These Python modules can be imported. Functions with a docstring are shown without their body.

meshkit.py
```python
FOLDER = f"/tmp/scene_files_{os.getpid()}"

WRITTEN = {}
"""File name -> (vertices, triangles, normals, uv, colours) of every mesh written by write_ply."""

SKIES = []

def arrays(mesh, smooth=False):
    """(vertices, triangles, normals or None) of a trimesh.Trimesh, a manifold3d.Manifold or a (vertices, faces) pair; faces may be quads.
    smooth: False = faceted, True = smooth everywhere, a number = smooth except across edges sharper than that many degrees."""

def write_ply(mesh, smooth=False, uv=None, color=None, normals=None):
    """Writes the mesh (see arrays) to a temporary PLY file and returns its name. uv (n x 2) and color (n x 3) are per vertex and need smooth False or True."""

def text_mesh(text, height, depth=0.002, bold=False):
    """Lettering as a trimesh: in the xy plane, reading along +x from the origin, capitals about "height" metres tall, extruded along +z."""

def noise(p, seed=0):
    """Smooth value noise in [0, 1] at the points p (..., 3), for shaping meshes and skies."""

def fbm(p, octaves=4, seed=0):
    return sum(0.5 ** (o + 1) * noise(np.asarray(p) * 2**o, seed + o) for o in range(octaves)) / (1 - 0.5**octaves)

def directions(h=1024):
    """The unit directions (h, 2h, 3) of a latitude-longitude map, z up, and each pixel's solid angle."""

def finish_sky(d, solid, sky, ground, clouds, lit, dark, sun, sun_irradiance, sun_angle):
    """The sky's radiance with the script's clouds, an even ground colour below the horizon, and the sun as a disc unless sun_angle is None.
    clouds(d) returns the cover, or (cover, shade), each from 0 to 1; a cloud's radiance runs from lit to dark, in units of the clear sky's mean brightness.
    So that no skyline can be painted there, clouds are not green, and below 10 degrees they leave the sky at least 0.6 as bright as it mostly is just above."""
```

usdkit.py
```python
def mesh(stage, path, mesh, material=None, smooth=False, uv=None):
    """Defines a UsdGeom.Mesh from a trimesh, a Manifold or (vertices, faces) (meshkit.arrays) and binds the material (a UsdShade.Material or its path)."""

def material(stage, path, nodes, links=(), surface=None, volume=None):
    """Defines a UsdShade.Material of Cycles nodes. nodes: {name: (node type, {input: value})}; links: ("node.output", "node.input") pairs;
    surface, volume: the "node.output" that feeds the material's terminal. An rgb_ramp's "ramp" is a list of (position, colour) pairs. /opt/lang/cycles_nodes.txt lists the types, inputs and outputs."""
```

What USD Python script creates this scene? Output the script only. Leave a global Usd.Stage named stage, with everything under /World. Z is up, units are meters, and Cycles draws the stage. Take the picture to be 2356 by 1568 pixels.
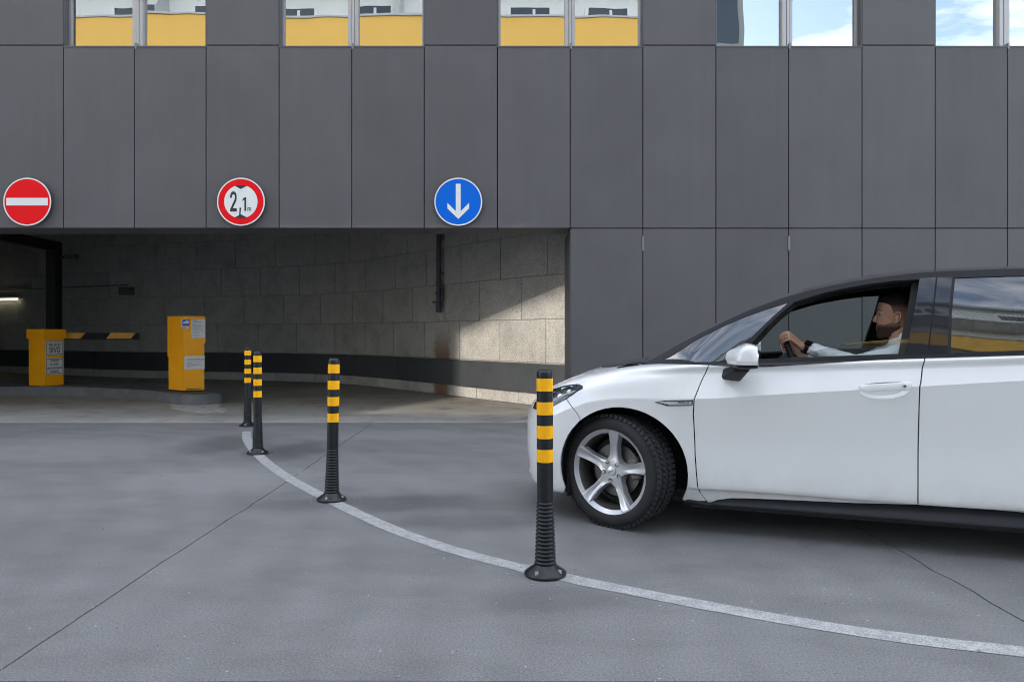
import math, random
import numpy as np, trimesh, manifold3d as m3, shapely
from shapely import geometry as sg, ops as so, affinity as sa
import usdkit, meshkit
from scipy.interpolate import PchipInterpolator as _PCH
from pxr import Usd, UsdGeom, UsdLux, UsdShade, Sdf, Gf

stage = Usd.Stage.CreateInMemory()
UsdGeom.SetStageUpAxis(stage, 'Z')
UsdGeom.Xform.Define(stage, '/World')
stage.SetDefaultPrim(stage.GetPrimAtPath('/World'))
RND = random.Random(7)

# ---------------------------------------------------------------- camera, sky, sun, exposure
cam = UsdGeom.Camera.Define(stage, '/World/camera')
cam.AddTransformOp().Set(Gf.Matrix4d(1, 0, 0, 0, 0, 0, 1, 0, 0, -1, 0, 0, 0, 0, 1.17, 1))     # level, looking along +y
cam.CreateHorizontalApertureAttr(36.0)
cam.CreateVerticalApertureAttr(36.0 * 681 / 1024)
cam.CreateFocalLengthAttr(36.0 * 1650 / 2356)
cam.CreateVerticalApertureOffsetAttr(-0.275)
cam.CreateClippingRangeAttr(Gf.Vec2f(0.05, 2000))
cam.CreateExposureAttr(1.93)

SUN_EL, SUN_AZ = math.radians(15.97), math.radians(-153.43)              # a low sun behind the houses across the street
SX, SY, SZ = math.cos(SUN_EL) * math.sin(SUN_AZ), math.cos(SUN_EL) * math.cos(SUN_AZ), math.sin(SUN_EL)
sky = UsdLux.DomeLight.Define(stage, '/World/sky')
sky.GetPrim().SetCustomDataByKey('kind', 'structure')
sky.CreateIntensityAttr(1.0)
skym = usdkit.material(stage, '/World/Looks/sky', {
    'co': ('texture_coordinate', {}),
    's': ('sky_texture', {'sky_type': 'single_scattering', 'sun_disc': False, 'sun_elevation': SUN_EL, 'sun_rotation': SUN_AZ, 'aerosol_density': 1.2}),
    'mp': ('mapping', {'scale': (1.0, 1.6, 3.2), 'location': (3.3, 5.5, 7.7)}),
    'n': ('noise_texture', {'scale': 2.3, 'detail': 7, 'roughness': 0.58, 'distortion': 0.35}),
    'r': ('rgb_ramp', {'ramp': [(0.0, (0, 0, 0)), (0.435, (0, 0, 0)), (0.65, (.8, .8, .8)), (1.0, (1, 1, 1))]}),
    'cl': ('mix_color', {'blend_type': 'mix', 'b': (9.6, 9.6, 9.9)}),
    'bg': ('background_shader', {'strength': 0.15})},
    [('co.generated', 'mp.vector'), ('mp.vector', 'n.vector'), ('n.fac', 'r.fac'), ('r.color', 'cl.fac'), ('s.color', 'cl.a'), ('cl.result', 'bg.color')], surface='bg.background')
UsdShade.MaterialBindingAPI.Apply(sky.GetPrim()).Bind(skym)
sun = UsdLux.DistantLight.Define(stage, '/World/sun')
sun.CreateIntensityAttr(0.76); sun.CreateAngleAttr(0.8); sun.CreateColorAttr(Gf.Vec3f(1.0, 0.90, 0.78))
sun.GetPrim().CreateAttribute('inputs:normalize', Sdf.ValueTypeNames.Bool).Set(True)
_z = np.array([SX, SY, SZ]); _x = np.cross([0, 0, 1.0], _z); _x /= np.linalg.norm(_x); _y = np.cross(_z, _x)
sun.AddTransformOp().Set(Gf.Matrix4d(*_x, 0, *_y, 0, *_z, 0, 0, 0, 30, 1))

# ---------------------------------------------------------------- helpers
_names = {}
def uname(parent, name):
    k = _names.get((parent, name), 0); _names[(parent, name)] = k + 1
    return f'{parent}/{name}' + (f'_{k:03d}' if k else '')
def tag(p, label=None, cat=None, group=None, kind=None):
    p = p.GetPrim() if hasattr(p, 'GetPrim') else p
    for k, v in (('label', label), ('category', cat), ('group', group), ('kind', kind)):
        if v: p.SetCustomDataByKey(k, v)
    return p
_base = {}
def thing(name, label, cat, loc=(0, 0, 0), rotz=0.0, group=None, kind=None):
    path = uname('/World', name)
    x = UsdGeom.Xform.Define(stage, path); x.AddTranslateOp().Set(Gf.Vec3d(*loc))
    if rotz: x.AddRotateZOp().Set(math.degrees(rotz))
    _base[path] = np.array(loc, float)
    tag(x, label, cat, group, kind)
    return path
def part(name, mesh, mat, parent='/World', smooth=30, label=None, local=False):
    """One Mesh. Shapes are given in world metres unless local; the parent's base is taken off."""
    path = uname(parent, name)
    v, f, n = meshkit.arrays(mesh, smooth)
    root = '/'.join(path.split('/')[:3])
    if not local and root in _base: v = v - _base[root]
    m = UsdGeom.Mesh.Define(stage, path)
    from pxr import Vt
    m.CreatePointsAttr(Vt.Vec3fArray.FromNumpy(v.astype(np.float32)))
    m.CreateFaceVertexCountsAttr(Vt.IntArray.FromNumpy(np.full(len(f), 3, np.int32)))
    m.CreateFaceVertexIndicesAttr(Vt.IntArray.FromNumpy(f.astype(np.int32).ravel()))
    m.CreateSubdivisionSchemeAttr('none')
    if n is not None:
        m.CreateNormalsAttr(Vt.Vec3fArray.FromNumpy(n.astype(np.float32))); m.SetNormalsInterpolation('vertex')
    UsdShade.MaterialBindingAPI.Apply(m.GetPrim()).Bind(mat)
    if label: m.GetPrim().SetCustomDataByKey('label', label)
    return path
def joined(*ms):
    vs, fs, k = [], [], 0
    for m in ms:
        v, f, _ = meshkit.arrays(m, False); vs.append(v); fs.append(f + k); k += len(v)
    return trimesh.Trimesh(np.vstack(vs), np.vstack(fs), process=False)
def box(x0, y0, z0, x1, y1, z1, c=0.0):
    """Box between two corners, its edges chamfered by c."""
    lo, hi = np.minimum((x0, y0, z0), (x1, y1, z1)), np.maximum((x0, y0, z0), (x1, y1, z1))
    if c <= 0:
        return trimesh.creation.box(bounds=[lo, hi])
    P = []
    for sx in (0, 1):
        for sy in (0, 1):
            for sz in (0, 1):
                q = np.where([sx, sy, sz], hi, lo); d = np.where([sx, sy, sz], -1, 1) * c
                for k in range(3):
                    e = d.copy(); e[k] = 0; P.append(q + e)
    return trimesh.convex.convex_hull(np.array(P))
def tube(pts, r, n=10, closed=False):
    pts = np.asarray(pts, float); N = len(pts); rr = np.broadcast_to(np.asarray(r, float), (N,))
    T = np.gradient(pts, axis=0) if not closed else np.roll(pts, -1, 0) - np.roll(pts, 1, 0)
    T /= np.linalg.norm(T, axis=1, keepdims=True)
    up = np.array([0, 0, 1.0]) if abs(T[0, 2]) < .9 else np.array([1.0, 0, 0])
    V = []; a = np.cross(up, T[0])
    for i in range(N):
        a = a - T[i] * (a @ T[i]); a /= np.linalg.norm(a); b = np.cross(T[i], a)
        t = np.linspace(0, 2 * np.pi, n, endpoint=False)
        V.append(pts[i] + rr[i] * (np.cos(t)[:, None] * a + np.sin(t)[:, None] * b))
    V = np.vstack(V); F = []
    for i in range(N if closed else N - 1):
        j = (i + 1) % N
        for k in range(n):
            l = (k + 1) % n
            F += [(i*n+k, i*n+l, j*n+l), (i*n+k, j*n+l, j*n+k)]
    if not closed:
        V = np.vstack([V, pts[0], pts[-1]])
        for k in range(n):
            l = (k + 1) % n
            F += [(N*n, l, k), (N*n+1, (N-1)*n+k, (N-1)*n+l)]
    return trimesh.Trimesh(V, F, process=False)
def lathe(prof, n=32, at=(0, 0, 0), axis='z'):
    """Surface of revolution of (radius, height) points."""
    prof = np.asarray(prof, float); t = np.linspace(0, 2*np.pi, n, endpoint=False)
    V = np.vstack([np.column_stack([r*np.cos(t), r*np.sin(t), np.full(n, h)]) for r, h in prof]); F = []
    for i in range(len(prof) - 1):
        for k in range(n):
            l = (k + 1) % n
            F += [(i*n+k, i*n+l, (i+1)*n+l), (i*n+k, (i+1)*n+l, (i+1)*n+k)]
    m = trimesh.Trimesh(V, F, process=True); m.apply_translation(at)
    return m
def prism(poly, h, M=None):
    """Polygon (shapely or points, with holes) raised by h, placed by the 4x4 M."""
    poly = poly if hasattr(poly, 'geom_type') else sg.Polygon(poly)
    ms = [trimesh.creation.extrude_polygon(g, h, engine='earcut') for g in getattr(poly, 'geoms', [poly]) if g.area > 1e-9]
    m = joined(*ms)
    if M is not None: m.apply_transform(M)
    return m
def front(x, y, z):
    """Puts a flat shape drawn in xy on an upright plane that faces the street (-y), its depth towards the viewer."""
    return np.array([[1, 0, 0, x], [0, 0, -1, y], [0, 1, 0, z], [0, 0, 0, 1.0]])
def frame_at(o, ex, ez):
    """4x4 with local x along ex, local z along ez."""
    ez = np.asarray(ez, float) / np.linalg.norm(ez); ex = np.asarray(ex, float); ex = ex - ez * (ex @ ez); ex /= np.linalg.norm(ex)
    M = np.eye(4); M[:3, 0], M[:3, 1], M[:3, 2], M[:3, 3] = ex, np.cross(ez, ex), ez, o
    return M
def hull(*sph, seg=14):
    """Hull of spheres (x, y, z, r)."""
    out = m3.Manifold()
    return m3.Manifold.batch_hull([m3.Manifold.sphere(s[3], seg).translate(tuple(s[:3])) for s in sph])
def chain(pts, seg=14):
    """Capsule chain through (x, y, z, r) joints."""
    return m3.Manifold.batch_boolean([hull(a, b, seg=seg) for a, b in zip(pts[:-1], pts[1:])], m3.OpType.Add)
def organic(man, length, it=10):
    m = man.refine_to_length(length).to_mesh()
    t = trimesh.Trimesh(m.vert_properties[:, :3], m.tri_verts, process=True)
    trimesh.smoothing.filter_taubin(t, lamb=.5, nu=-.52, iterations=it)
    return t

# ---------------------------------------------------------------- materials
def pm(name, color, rough=.5, spec=.5, metal=0, coat=0, var=0.0, vscale=6.0, bump=0.0, bscale=200.0, bdist=.002, mottle=None, vdetail=5, space='position', extra=None):
    """Principled paint or stone: base colour varied by noise (var), fine relief (bump), mottle = (scale, low, high, colour): blotches."""
    N = {'g': ('geometry', {}), 'p': ('principled_bsdf', {'base_color': color, 'roughness': rough, 'specular_ior_level': spec, 'metallic': metal, 'coat_weight': coat, 'coat_roughness': .03})}
    L = []; src = None
    if var:
        N['n'] = ('noise_texture', {'scale': vscale, 'detail': vdetail, 'roughness': .6})
        N['r'] = ('rgb_ramp', {'ramp': [(.25, tuple(c * (1 - var) for c in color)), (.75, tuple(min(1, c * (1 + var)) for c in color))]})
        L += [('g.position', 'n.vector'), ('n.fac', 'r.fac')]; src = 'r.color'
    if mottle:
        s, lo, hi, c2 = mottle
        N['n2'] = ('noise_texture', {'scale': s, 'detail': 6, 'roughness': .65})
        N['r2'] = ('rgb_ramp', {'ramp': [(lo, (0, 0, 0)), (hi, (1, 1, 1))]})
        N['m2'] = ('mix_color', {'a': color, 'b': c2})
        L += [('g.position', 'n2.vector'), ('n2.fac', 'r2.fac'), ('r2.color', 'm2.fac')]
        if src: L += [(src, 'm2.a')]
        src = 'm2.result'
    if src: L += [(src, 'p.base_color')]
    if bump:
        N['nb'] = ('noise_texture', {'scale': bscale, 'detail': 3, 'roughness': .6})
        N['b'] = ('bump', {'strength': bump, 'distance': bdist})
        L += [('g.position', 'nb.vector'), ('nb.fac', 'b.height'), ('b.normal', 'p.normal')]
    return usdkit.material(stage, f'/World/Looks/{name}', N, L, surface='p.BSDF')
def glass(name, tint, ior, rough=0.0, gcol=(1, 1, 1)):
    return usdkit.material(stage, f'/World/Looks/{name}', {
        'f': ('fresnel', {'IOR': ior}), 't': ('transparent_bsdf', {'color': tint}), 'g': ('glossy_bsdf', {'color': gcol, 'roughness': rough}), 'm': ('mix_closure', {})},
        [('f.fac', 'm.fac'), ('t.BSDF', 'm.closure1'), ('g.BSDF', 'm.closure2')], surface='m.closure')
# ---------------------------------------------------------------- looks of the setting
M = {}
M['panel'] = pm('panel', (.074, .073, .0775), rough=.62, spec=.35, var=.08, vscale=1.3, mottle=(420, .35, .75, (.097, .096, .101)), bump=.12, bscale=900, bdist=.0008)
def panel_mat(name, k):
    c = tuple(x * k for x in (.0785, .0755, .0785))
    return usdkit.material(stage, f'/World/Looks/{name}', {
        'g': ('geometry', {}), 'mp': ('mapping', {'scale': (9, 9, .45), 'location': (k * 31, 0, k * 17)}), 'n': ('noise_texture', {'scale': 1.0, 'detail': 6, 'roughness': .62}),
        'r': ('rgb_ramp', {'ramp': [(.28, tuple(x * .955 for x in c)), (.5, c), (.74, tuple(x * 1.05 for x in c))]}),
        'n1': ('noise_texture', {'scale': 1.1, 'detail': 4, 'roughness': .6}), 'r1': ('rgb_ramp', {'ramp': [(.3, (.92, .92, .92)), (.7, (1.09, 1.09, 1.09))]}),
        'n2': ('noise_texture', {'scale': 150, 'detail': 3, 'roughness': .8}), 'r2': ('rgb_ramp', {'ramp': [(.3, (.78, .78, .78)), (.5, (1, 1, 1)), (.7, (1.28, 1.28, 1.28))]}),
        'm': ('mix_color', {'blend_type': 'multiply', 'fac': 1.0}), 'm2': ('mix_color', {'blend_type': 'multiply', 'fac': 1.0}), 'b': ('bump', {'strength': .12, 'distance': .0008}),
        'p': ('principled_bsdf', {'roughness': .58, 'specular_ior_level': .35})},
        [('g.position', 'mp.vector'), ('mp.vector', 'n.vector'), ('n.fac', 'r.fac'), ('g.position', 'n1.vector'), ('n1.fac', 'r1.fac'), ('g.position', 'n2.vector'), ('n2.fac', 'r2.fac'),
         ('r.color', 'm.a'), ('r1.color', 'm.b'), ('m.result', 'm2.a'), ('r2.color', 'm2.b'), ('m2.result', 'p.base_color'), ('n2.fac', 'b.height'), ('b.normal', 'p.normal')], surface='p.BSDF')
M['panels'] = [panel_mat('panel_' + n_, k) for n_, k in (('light', 1.08), ('dark', .98), ('plain', 1.03))]
M['void'] = pm('void', (.012, .012, .013), rough=.9, spec=.1)
M['reveal'] = pm('reveal', (.05, .05, .055), rough=.5)
M['alu'] = pm('alu', (.34, .33, .33), rough=.42, spec=.5, metal=.35)
M['steel'] = pm('steel', (.16, .16, .165), rough=.45, metal=.3)
M['slab'] = usdkit.material(stage, '/World/Looks/slab', {
    'g': ('geometry', {}),
    'n1': ('noise_texture', {'scale': .62, 'detail': 9, 'roughness': .66, 'distortion': .7}),
    'r1': ('rgb_ramp', {'ramp': [(.28, (.130, .128, .129)), (.42, (.153, .151, .152)), (.58, (.163, .161, .162)), (.74, (.184, .182, .183))]}),
    'mp': ('mapping', {'scale': (.8, 1.7, 1), 'rotation': (0, 0, .5)}),
    'n2': ('noise_texture', {'scale': 1.6, 'detail': 7, 'roughness': .7}),
    'r2': ('rgb_ramp', {'ramp': [(.33, (.82, .82, .82)), (.52, (1, 1, 1)), (.75, (1.10, 1.10, 1.10))]}),
    'm1': ('mix_color', {'blend_type': 'multiply', 'fac': 1.0}),
    'mw': ('mapping', {'location': (6.2, -3.0, 0)}), 'w': ('wave_texture', {'wave_type': 'rings', 'rings_direction': 'z', 'scale': .8, 'distortion': 4.5, 'detail': 3, 'detail_scale': 1.2, 'detail_roughness': .6}),
    'rw': ('rgb_ramp', {'ramp': [(0, (.84, .84, .84)), (.5, (1, 1, 1)), (1, (1.12, 1.12, 1.11))]}), 'm0': ('mix_color', {'blend_type': 'multiply', 'fac': .30}),
    'n3': ('noise_texture', {'scale': 110, 'detail': 4, 'roughness': .8}),
    'r3': ('rgb_ramp', {'ramp': [(.32, (.50, .50, .50)), (.5, (1, 1, 1)), (.68, (1.5, 1.5, 1.5))]}),
    'm2': ('mix_color', {'blend_type': 'multiply', 'fac': 1.0}),
    'v': ('voronoi_texture', {'scale': 9.0}), 'rv': ('rgb_ramp', {'ramp': [(0, (1, 1, 1)), (.035, (1, 1, 1)), (.05, (0, 0, 0)), (1, (0, 0, 0))]}),
    'm3': ('mix_color', {'b': (.36, .36, .36)}),
    'b': ('bump', {'strength': .35, 'distance': .002}),
    'p': ('principled_bsdf', {'roughness': .62, 'specular_ior_level': .42})},
    [('g.position', 'n1.vector'), ('n1.fac', 'r1.fac'), ('g.position', 'mp.vector'), ('mp.vector', 'n2.vector'), ('n2.fac', 'r2.fac'), ('r1.color', 'm0.a'), ('g.position', 'mw.vector'), ('mw.vector', 'w.vector'), ('w.fac', 'rw.fac'), ('rw.color', 'm0.b'), ('m0.result', 'm1.a'), ('r2.color', 'm1.b'),
     ('g.position', 'n3.vector'), ('n3.fac', 'r3.fac'), ('m1.result', 'm2.a'), ('r3.color', 'm2.b'), ('g.position', 'v.vector'), ('v.distance', 'rv.fac'), ('rv.color', 'm3.fac'), ('m2.result', 'm3.a'),
     ('m3.result', 'p.base_color'), ('n3.fac', 'b.height'), ('b.normal', 'p.normal')], surface='p.BSDF')
M['inner_floor'] = pm('inner_floor', (.35, .335, .305), rough=.6, spec=.4, var=.22, vscale=.9, mottle=(2.2, .52, .78, (.15, .105, .07)), bump=.25, bscale=200, bdist=.002)
M['paint_line'] = usdkit.material(stage, '/World/Looks/paint_line', {
    'g': ('geometry', {}), 'n': ('noise_texture', {'scale': 14, 'detail': 8, 'roughness': .78}), 'n2': ('noise_texture', {'scale': 180, 'detail': 3, 'roughness': .7}),
    'ad': ('math', {'math_type': 'multiply_add', 'value2': .55}), 'r': ('rgb_ramp', {'ramp': [(.58, (.46, .46, .455)), (.72, (.40, .40, .395)), (.84, (.21, .21, .213))]}),
    'p': ('principled_bsdf', {'roughness': .6})},
    [('g.position', 'n.vector'), ('g.position', 'n2.vector'), ('n.fac', 'ad.value1'), ('n2.fac', 'ad.value3'), ('ad.value', 'r.fac'), ('r.color', 'p.base_color')], surface='p.BSDF')
M['chalk'] = usdkit.material(stage, '/World/Looks/chalk', {
    'g': ('geometry', {}), 'n': ('noise_texture', {'scale': 9, 'detail': 9, 'roughness': .85}), 'r': ('rgb_ramp', {'ramp': [(.48, (.52, .52, .50)), (.60, (.25, .24, .22))]}),
    'p': ('principled_bsdf', {'roughness': .8})}, [('g.position', 'n.vector'), ('n.fac', 'r.fac'), ('r.color', 'p.base_color')], surface='p.BSDF')

# dark smudges and pale patches at the bollards: part wear, part painted light
def add_stains_and_light(path, spots):
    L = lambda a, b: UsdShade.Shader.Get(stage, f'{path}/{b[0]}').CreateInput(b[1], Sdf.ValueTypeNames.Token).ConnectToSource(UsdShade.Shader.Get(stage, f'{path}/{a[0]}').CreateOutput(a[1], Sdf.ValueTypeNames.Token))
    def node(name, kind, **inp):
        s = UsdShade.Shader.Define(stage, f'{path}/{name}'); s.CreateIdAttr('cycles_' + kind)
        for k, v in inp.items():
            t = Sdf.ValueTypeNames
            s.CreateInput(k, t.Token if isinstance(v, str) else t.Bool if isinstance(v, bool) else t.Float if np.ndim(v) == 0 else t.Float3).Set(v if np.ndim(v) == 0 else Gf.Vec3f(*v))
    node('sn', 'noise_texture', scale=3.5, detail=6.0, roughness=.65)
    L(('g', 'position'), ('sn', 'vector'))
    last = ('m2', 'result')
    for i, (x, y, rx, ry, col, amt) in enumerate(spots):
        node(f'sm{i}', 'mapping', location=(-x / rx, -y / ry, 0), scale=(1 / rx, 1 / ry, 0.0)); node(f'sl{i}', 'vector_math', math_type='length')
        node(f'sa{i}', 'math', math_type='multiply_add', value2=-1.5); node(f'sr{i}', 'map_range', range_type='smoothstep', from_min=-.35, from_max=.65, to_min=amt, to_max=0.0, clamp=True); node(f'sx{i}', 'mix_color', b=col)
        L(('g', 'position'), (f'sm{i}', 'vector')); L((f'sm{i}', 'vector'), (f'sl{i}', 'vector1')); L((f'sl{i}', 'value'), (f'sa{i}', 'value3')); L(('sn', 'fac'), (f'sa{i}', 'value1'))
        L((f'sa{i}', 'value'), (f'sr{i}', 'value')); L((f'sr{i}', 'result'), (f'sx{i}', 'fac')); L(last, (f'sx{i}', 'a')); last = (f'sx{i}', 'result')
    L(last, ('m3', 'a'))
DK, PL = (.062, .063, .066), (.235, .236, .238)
add_stains_and_light('/World/Looks/slab', [(-3.05, 7.55, .42, .65, DK, .66), (-2.2, 7.15, .40, .55, DK, .74), (-1.5, 4.86, .36, .22, DK, .45), (-.68, 4.95, .55, .26, DK, .60), (-.35, 4.45, .5, .2, DK, .38), (.15, 3.15, .35, .2, DK, .35),
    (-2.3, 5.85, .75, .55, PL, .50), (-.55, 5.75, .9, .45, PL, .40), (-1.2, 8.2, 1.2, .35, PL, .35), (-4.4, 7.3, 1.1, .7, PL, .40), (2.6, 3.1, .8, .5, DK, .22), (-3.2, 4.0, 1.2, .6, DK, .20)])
# ---------------------------------------------------------------- ground: a sheet to the horizon, asphalt fields with open joints on it
tag(stage.GetPrimAtPath(part('ground', box(-300, -300, -.30, 300, 300, -.035), M['void'], smooth=False)), kind='structure')
YF, YB = 9.10, 9.67                                              # the front and the back of the facade over the entry
YJ = 9.37                                                        # joint between street and garage floor
def wiggle(p, q, amp, n, seed):
    """A crack between two points."""
    r = np.random.default_rng(seed); p, q = np.array(p, float), np.array(q, float); d = q - p; L = np.linalg.norm(d); nn = np.array([-d[1], d[0]]) / L
    t = np.linspace(0, 1, n); o = np.cumsum(r.normal(0, 1, n)); o = (o - o[0]) - t * (o[-1] - o[0])
    o = amp * o / max(1e-6, np.abs(o).max()) + r.normal(0, amp * .10, n)
    return [tuple(p + d * a + nn * b) for a, b in zip(t, o)]
XJ = [-60, -13.6, -9.66, -5.73, -1.80, 2.10, 6.05, 10.0, 60]      # long joints
YS = [-8.4, -1.2, 2.42, 6.06, YJ]                               # cross joints
XL = [[(x, y) for y in (-9, 12)] if k in (0, len(XJ) - 1) else wiggle((x, -9), (x + (.02 if k % 2 else -.015), 12), .035, 150, 20 + k) for k, x in enumerate(XJ)]
YL = [[(x, y) for x in (-70, 70)] if k in (0, 4) else wiggle((-70, y), (70, y), .03, 300, 40 + k) for k, y in enumerate(YS)]
biggest_ = lambda p: max(getattr(p, 'geoms', [p]), key=lambda q: q.area)
pav = '/World/' + 'pavement'; _base[pav] = np.zeros(3)
UsdGeom.Xform.Define(stage, pav); tag(stage.GetPrimAtPath(pav), kind='structure')
for i in range(len(XJ) - 1):
    for j in range(len(YS) - 1):
        a = sg.Polygon(XL[i] + XL[i + 1][::-1]); b = sg.Polygon(YL[j] + YL[j + 1][::-1])
        q = a.intersection(b)
        q = q.buffer(-.0022, join_style=2)
        if q.is_empty: continue
        if i: q = q.difference(sg.LineString(XL[i]).buffer(.0085))
        q = biggest_(q)
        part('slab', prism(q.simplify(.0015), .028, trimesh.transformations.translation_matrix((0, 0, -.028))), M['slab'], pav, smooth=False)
part('joint_filler', box(-60, 6.0, -.033, 60, 6.12, -.005), pm('joint_filler', (.42, .42, .41), rough=.9, var=.3, vscale=9), pav, smooth=False)
tag(stage.GetPrimAtPath(part('garage_floor', box(-32, YJ + .016, -.03, 12, 32, 0), M['inner_floor'], smooth=False)), kind='structure')
dr = thing('drain_strip', 'thin dark metal joint strip across the garage entry floor', 'joint strip', (-6, YJ + .008, 0))
part('strip', box(-32, YJ + .001, -.02, 12, YJ + .015, .004, .001), M['alu'], dr)

# the white line that curves past the bollards
LN = [(-3.19,8.62),(-2.93,7.912),(-2.65,7.312),(-2.245,6.522),(-1.825,5.815),(-1.393,5.19),(-1.095,4.778),(-.825,4.418),(-.568,4.107),(-.298,3.846),(-.062,3.65),(.162,3.49),(.36,3.36),(.55,3.245),(.793,3.105),(1.099,2.93),(1.386,2.79),(1.668,2.69),(1.95,2.61),(2.5,2.48),(3.4,2.3)]
ls = sg.LineString(LN); ls = sg.LineString([ls.interpolate(t, True) for t in np.linspace(0, 1, 90)])
from scipy.ndimage import gaussian_filter1d as _gf
lc = np.array(ls.coords); lc = np.column_stack([_gf(lc[:, 0], 2.0, mode='nearest'), _gf(lc[:, 1], 2.0, mode='nearest')])
rg = np.random.default_rng(5); tang = np.gradient(lc, axis=0); tang /= np.linalg.norm(tang, axis=1, keepdims=True); nrm = np.column_stack([-tang[:, 1], tang[:, 0]])
wl = .050 + rg.normal(0, .0022, len(lc)); wr = .050 + rg.normal(0, .0022, len(lc))
LV = np.vstack([np.column_stack([lc + nrm * wl[:, None], np.full(len(lc), .002)]), np.column_stack([lc - nrm * wr[:, None], np.full(len(lc), .002)])]); nL = len(lc)
LF = [f for k in range(nL - 1) for f in ((k, k + nL, k + 1), (k + 1, k + nL, k + nL + 1))]
tag(stage.GetPrimAtPath(part('painted_line', trimesh.Trimesh(LV, LF, process=False), M['paint_line'], smooth=False)), 'worn white painted line curving over the asphalt past the bollards', 'road marking')
pp = sg.Polygon([(-5.6,11.75),(-5.25,11.1),(-4.75,10.65),(-4.5,10.52),(-4.42,10.7),(-4.27,10.62),(-4.35,10.95),(-4.55,11.2),(-4.7,11.5),(-4.8,11.9),(-5.2,12.0)])
tag(stage.GetPrimAtPath(part('paint_patch', prism(pp, .004), M['chalk'], smooth=False)), 'scuffed white paint patch on the floor at the tip of the kerb island', 'road marking')

# ---------------------------------------------------------------- the garage building
gb = thing('garage_building', 'dark grey panel building with a wide garage entry and a row of windows above', 'building', (0, YF, 0))
GX = [-5.692, -4.793, -3.883, -2.956, -2.035, -1.114, -.185, .739, 1.660, 2.588, 3.511, 4.443, 5.372, 6.288]
GX = [GX[0] - .92 * k for k in range(4, 0, -1)] + GX + [GX[-1] + .921 * k for k in range(1, 4)]
ZL, ZT = 2.499, 4.819                                            # lintel and window sill heights
G = .006
def panel(x0, x1, z0, z1, y=YF):
    part('facade_panel', box(x0 + G, y, z0 + G, x1 - G, y + .045, z1 - G, .0025), M['panels'][RND.randrange(3)], gb)
for a, b in zip(GX[:-1], GX[1:]):
    panel(a, b, ZL, ZT)
    if a > .7: panel(a, b, .02, ZL)
    else:
        part('soffit_panel', box(a + G, YF + .05, ZL + .004, b - G, YB, ZL + .03, .002), M['panel'], gb)
jx = GX[11]
assert abs(jx - .739) < .01
part('jamb_panel', box(jx - .0, YF + .05, .02, jx + .03, YB + .4, ZL, .002), M['panel'], gb)
# dark wall behind the open joints
part('backing_wall', joined(box(GX[0], YF + .06, ZL + .035, GX[-1], YB, ZT - .02), box(jx + .035, YF + .06, 0, GX[-1], YB, ZL + .03)), M['void'], gb, smooth=False)
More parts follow.
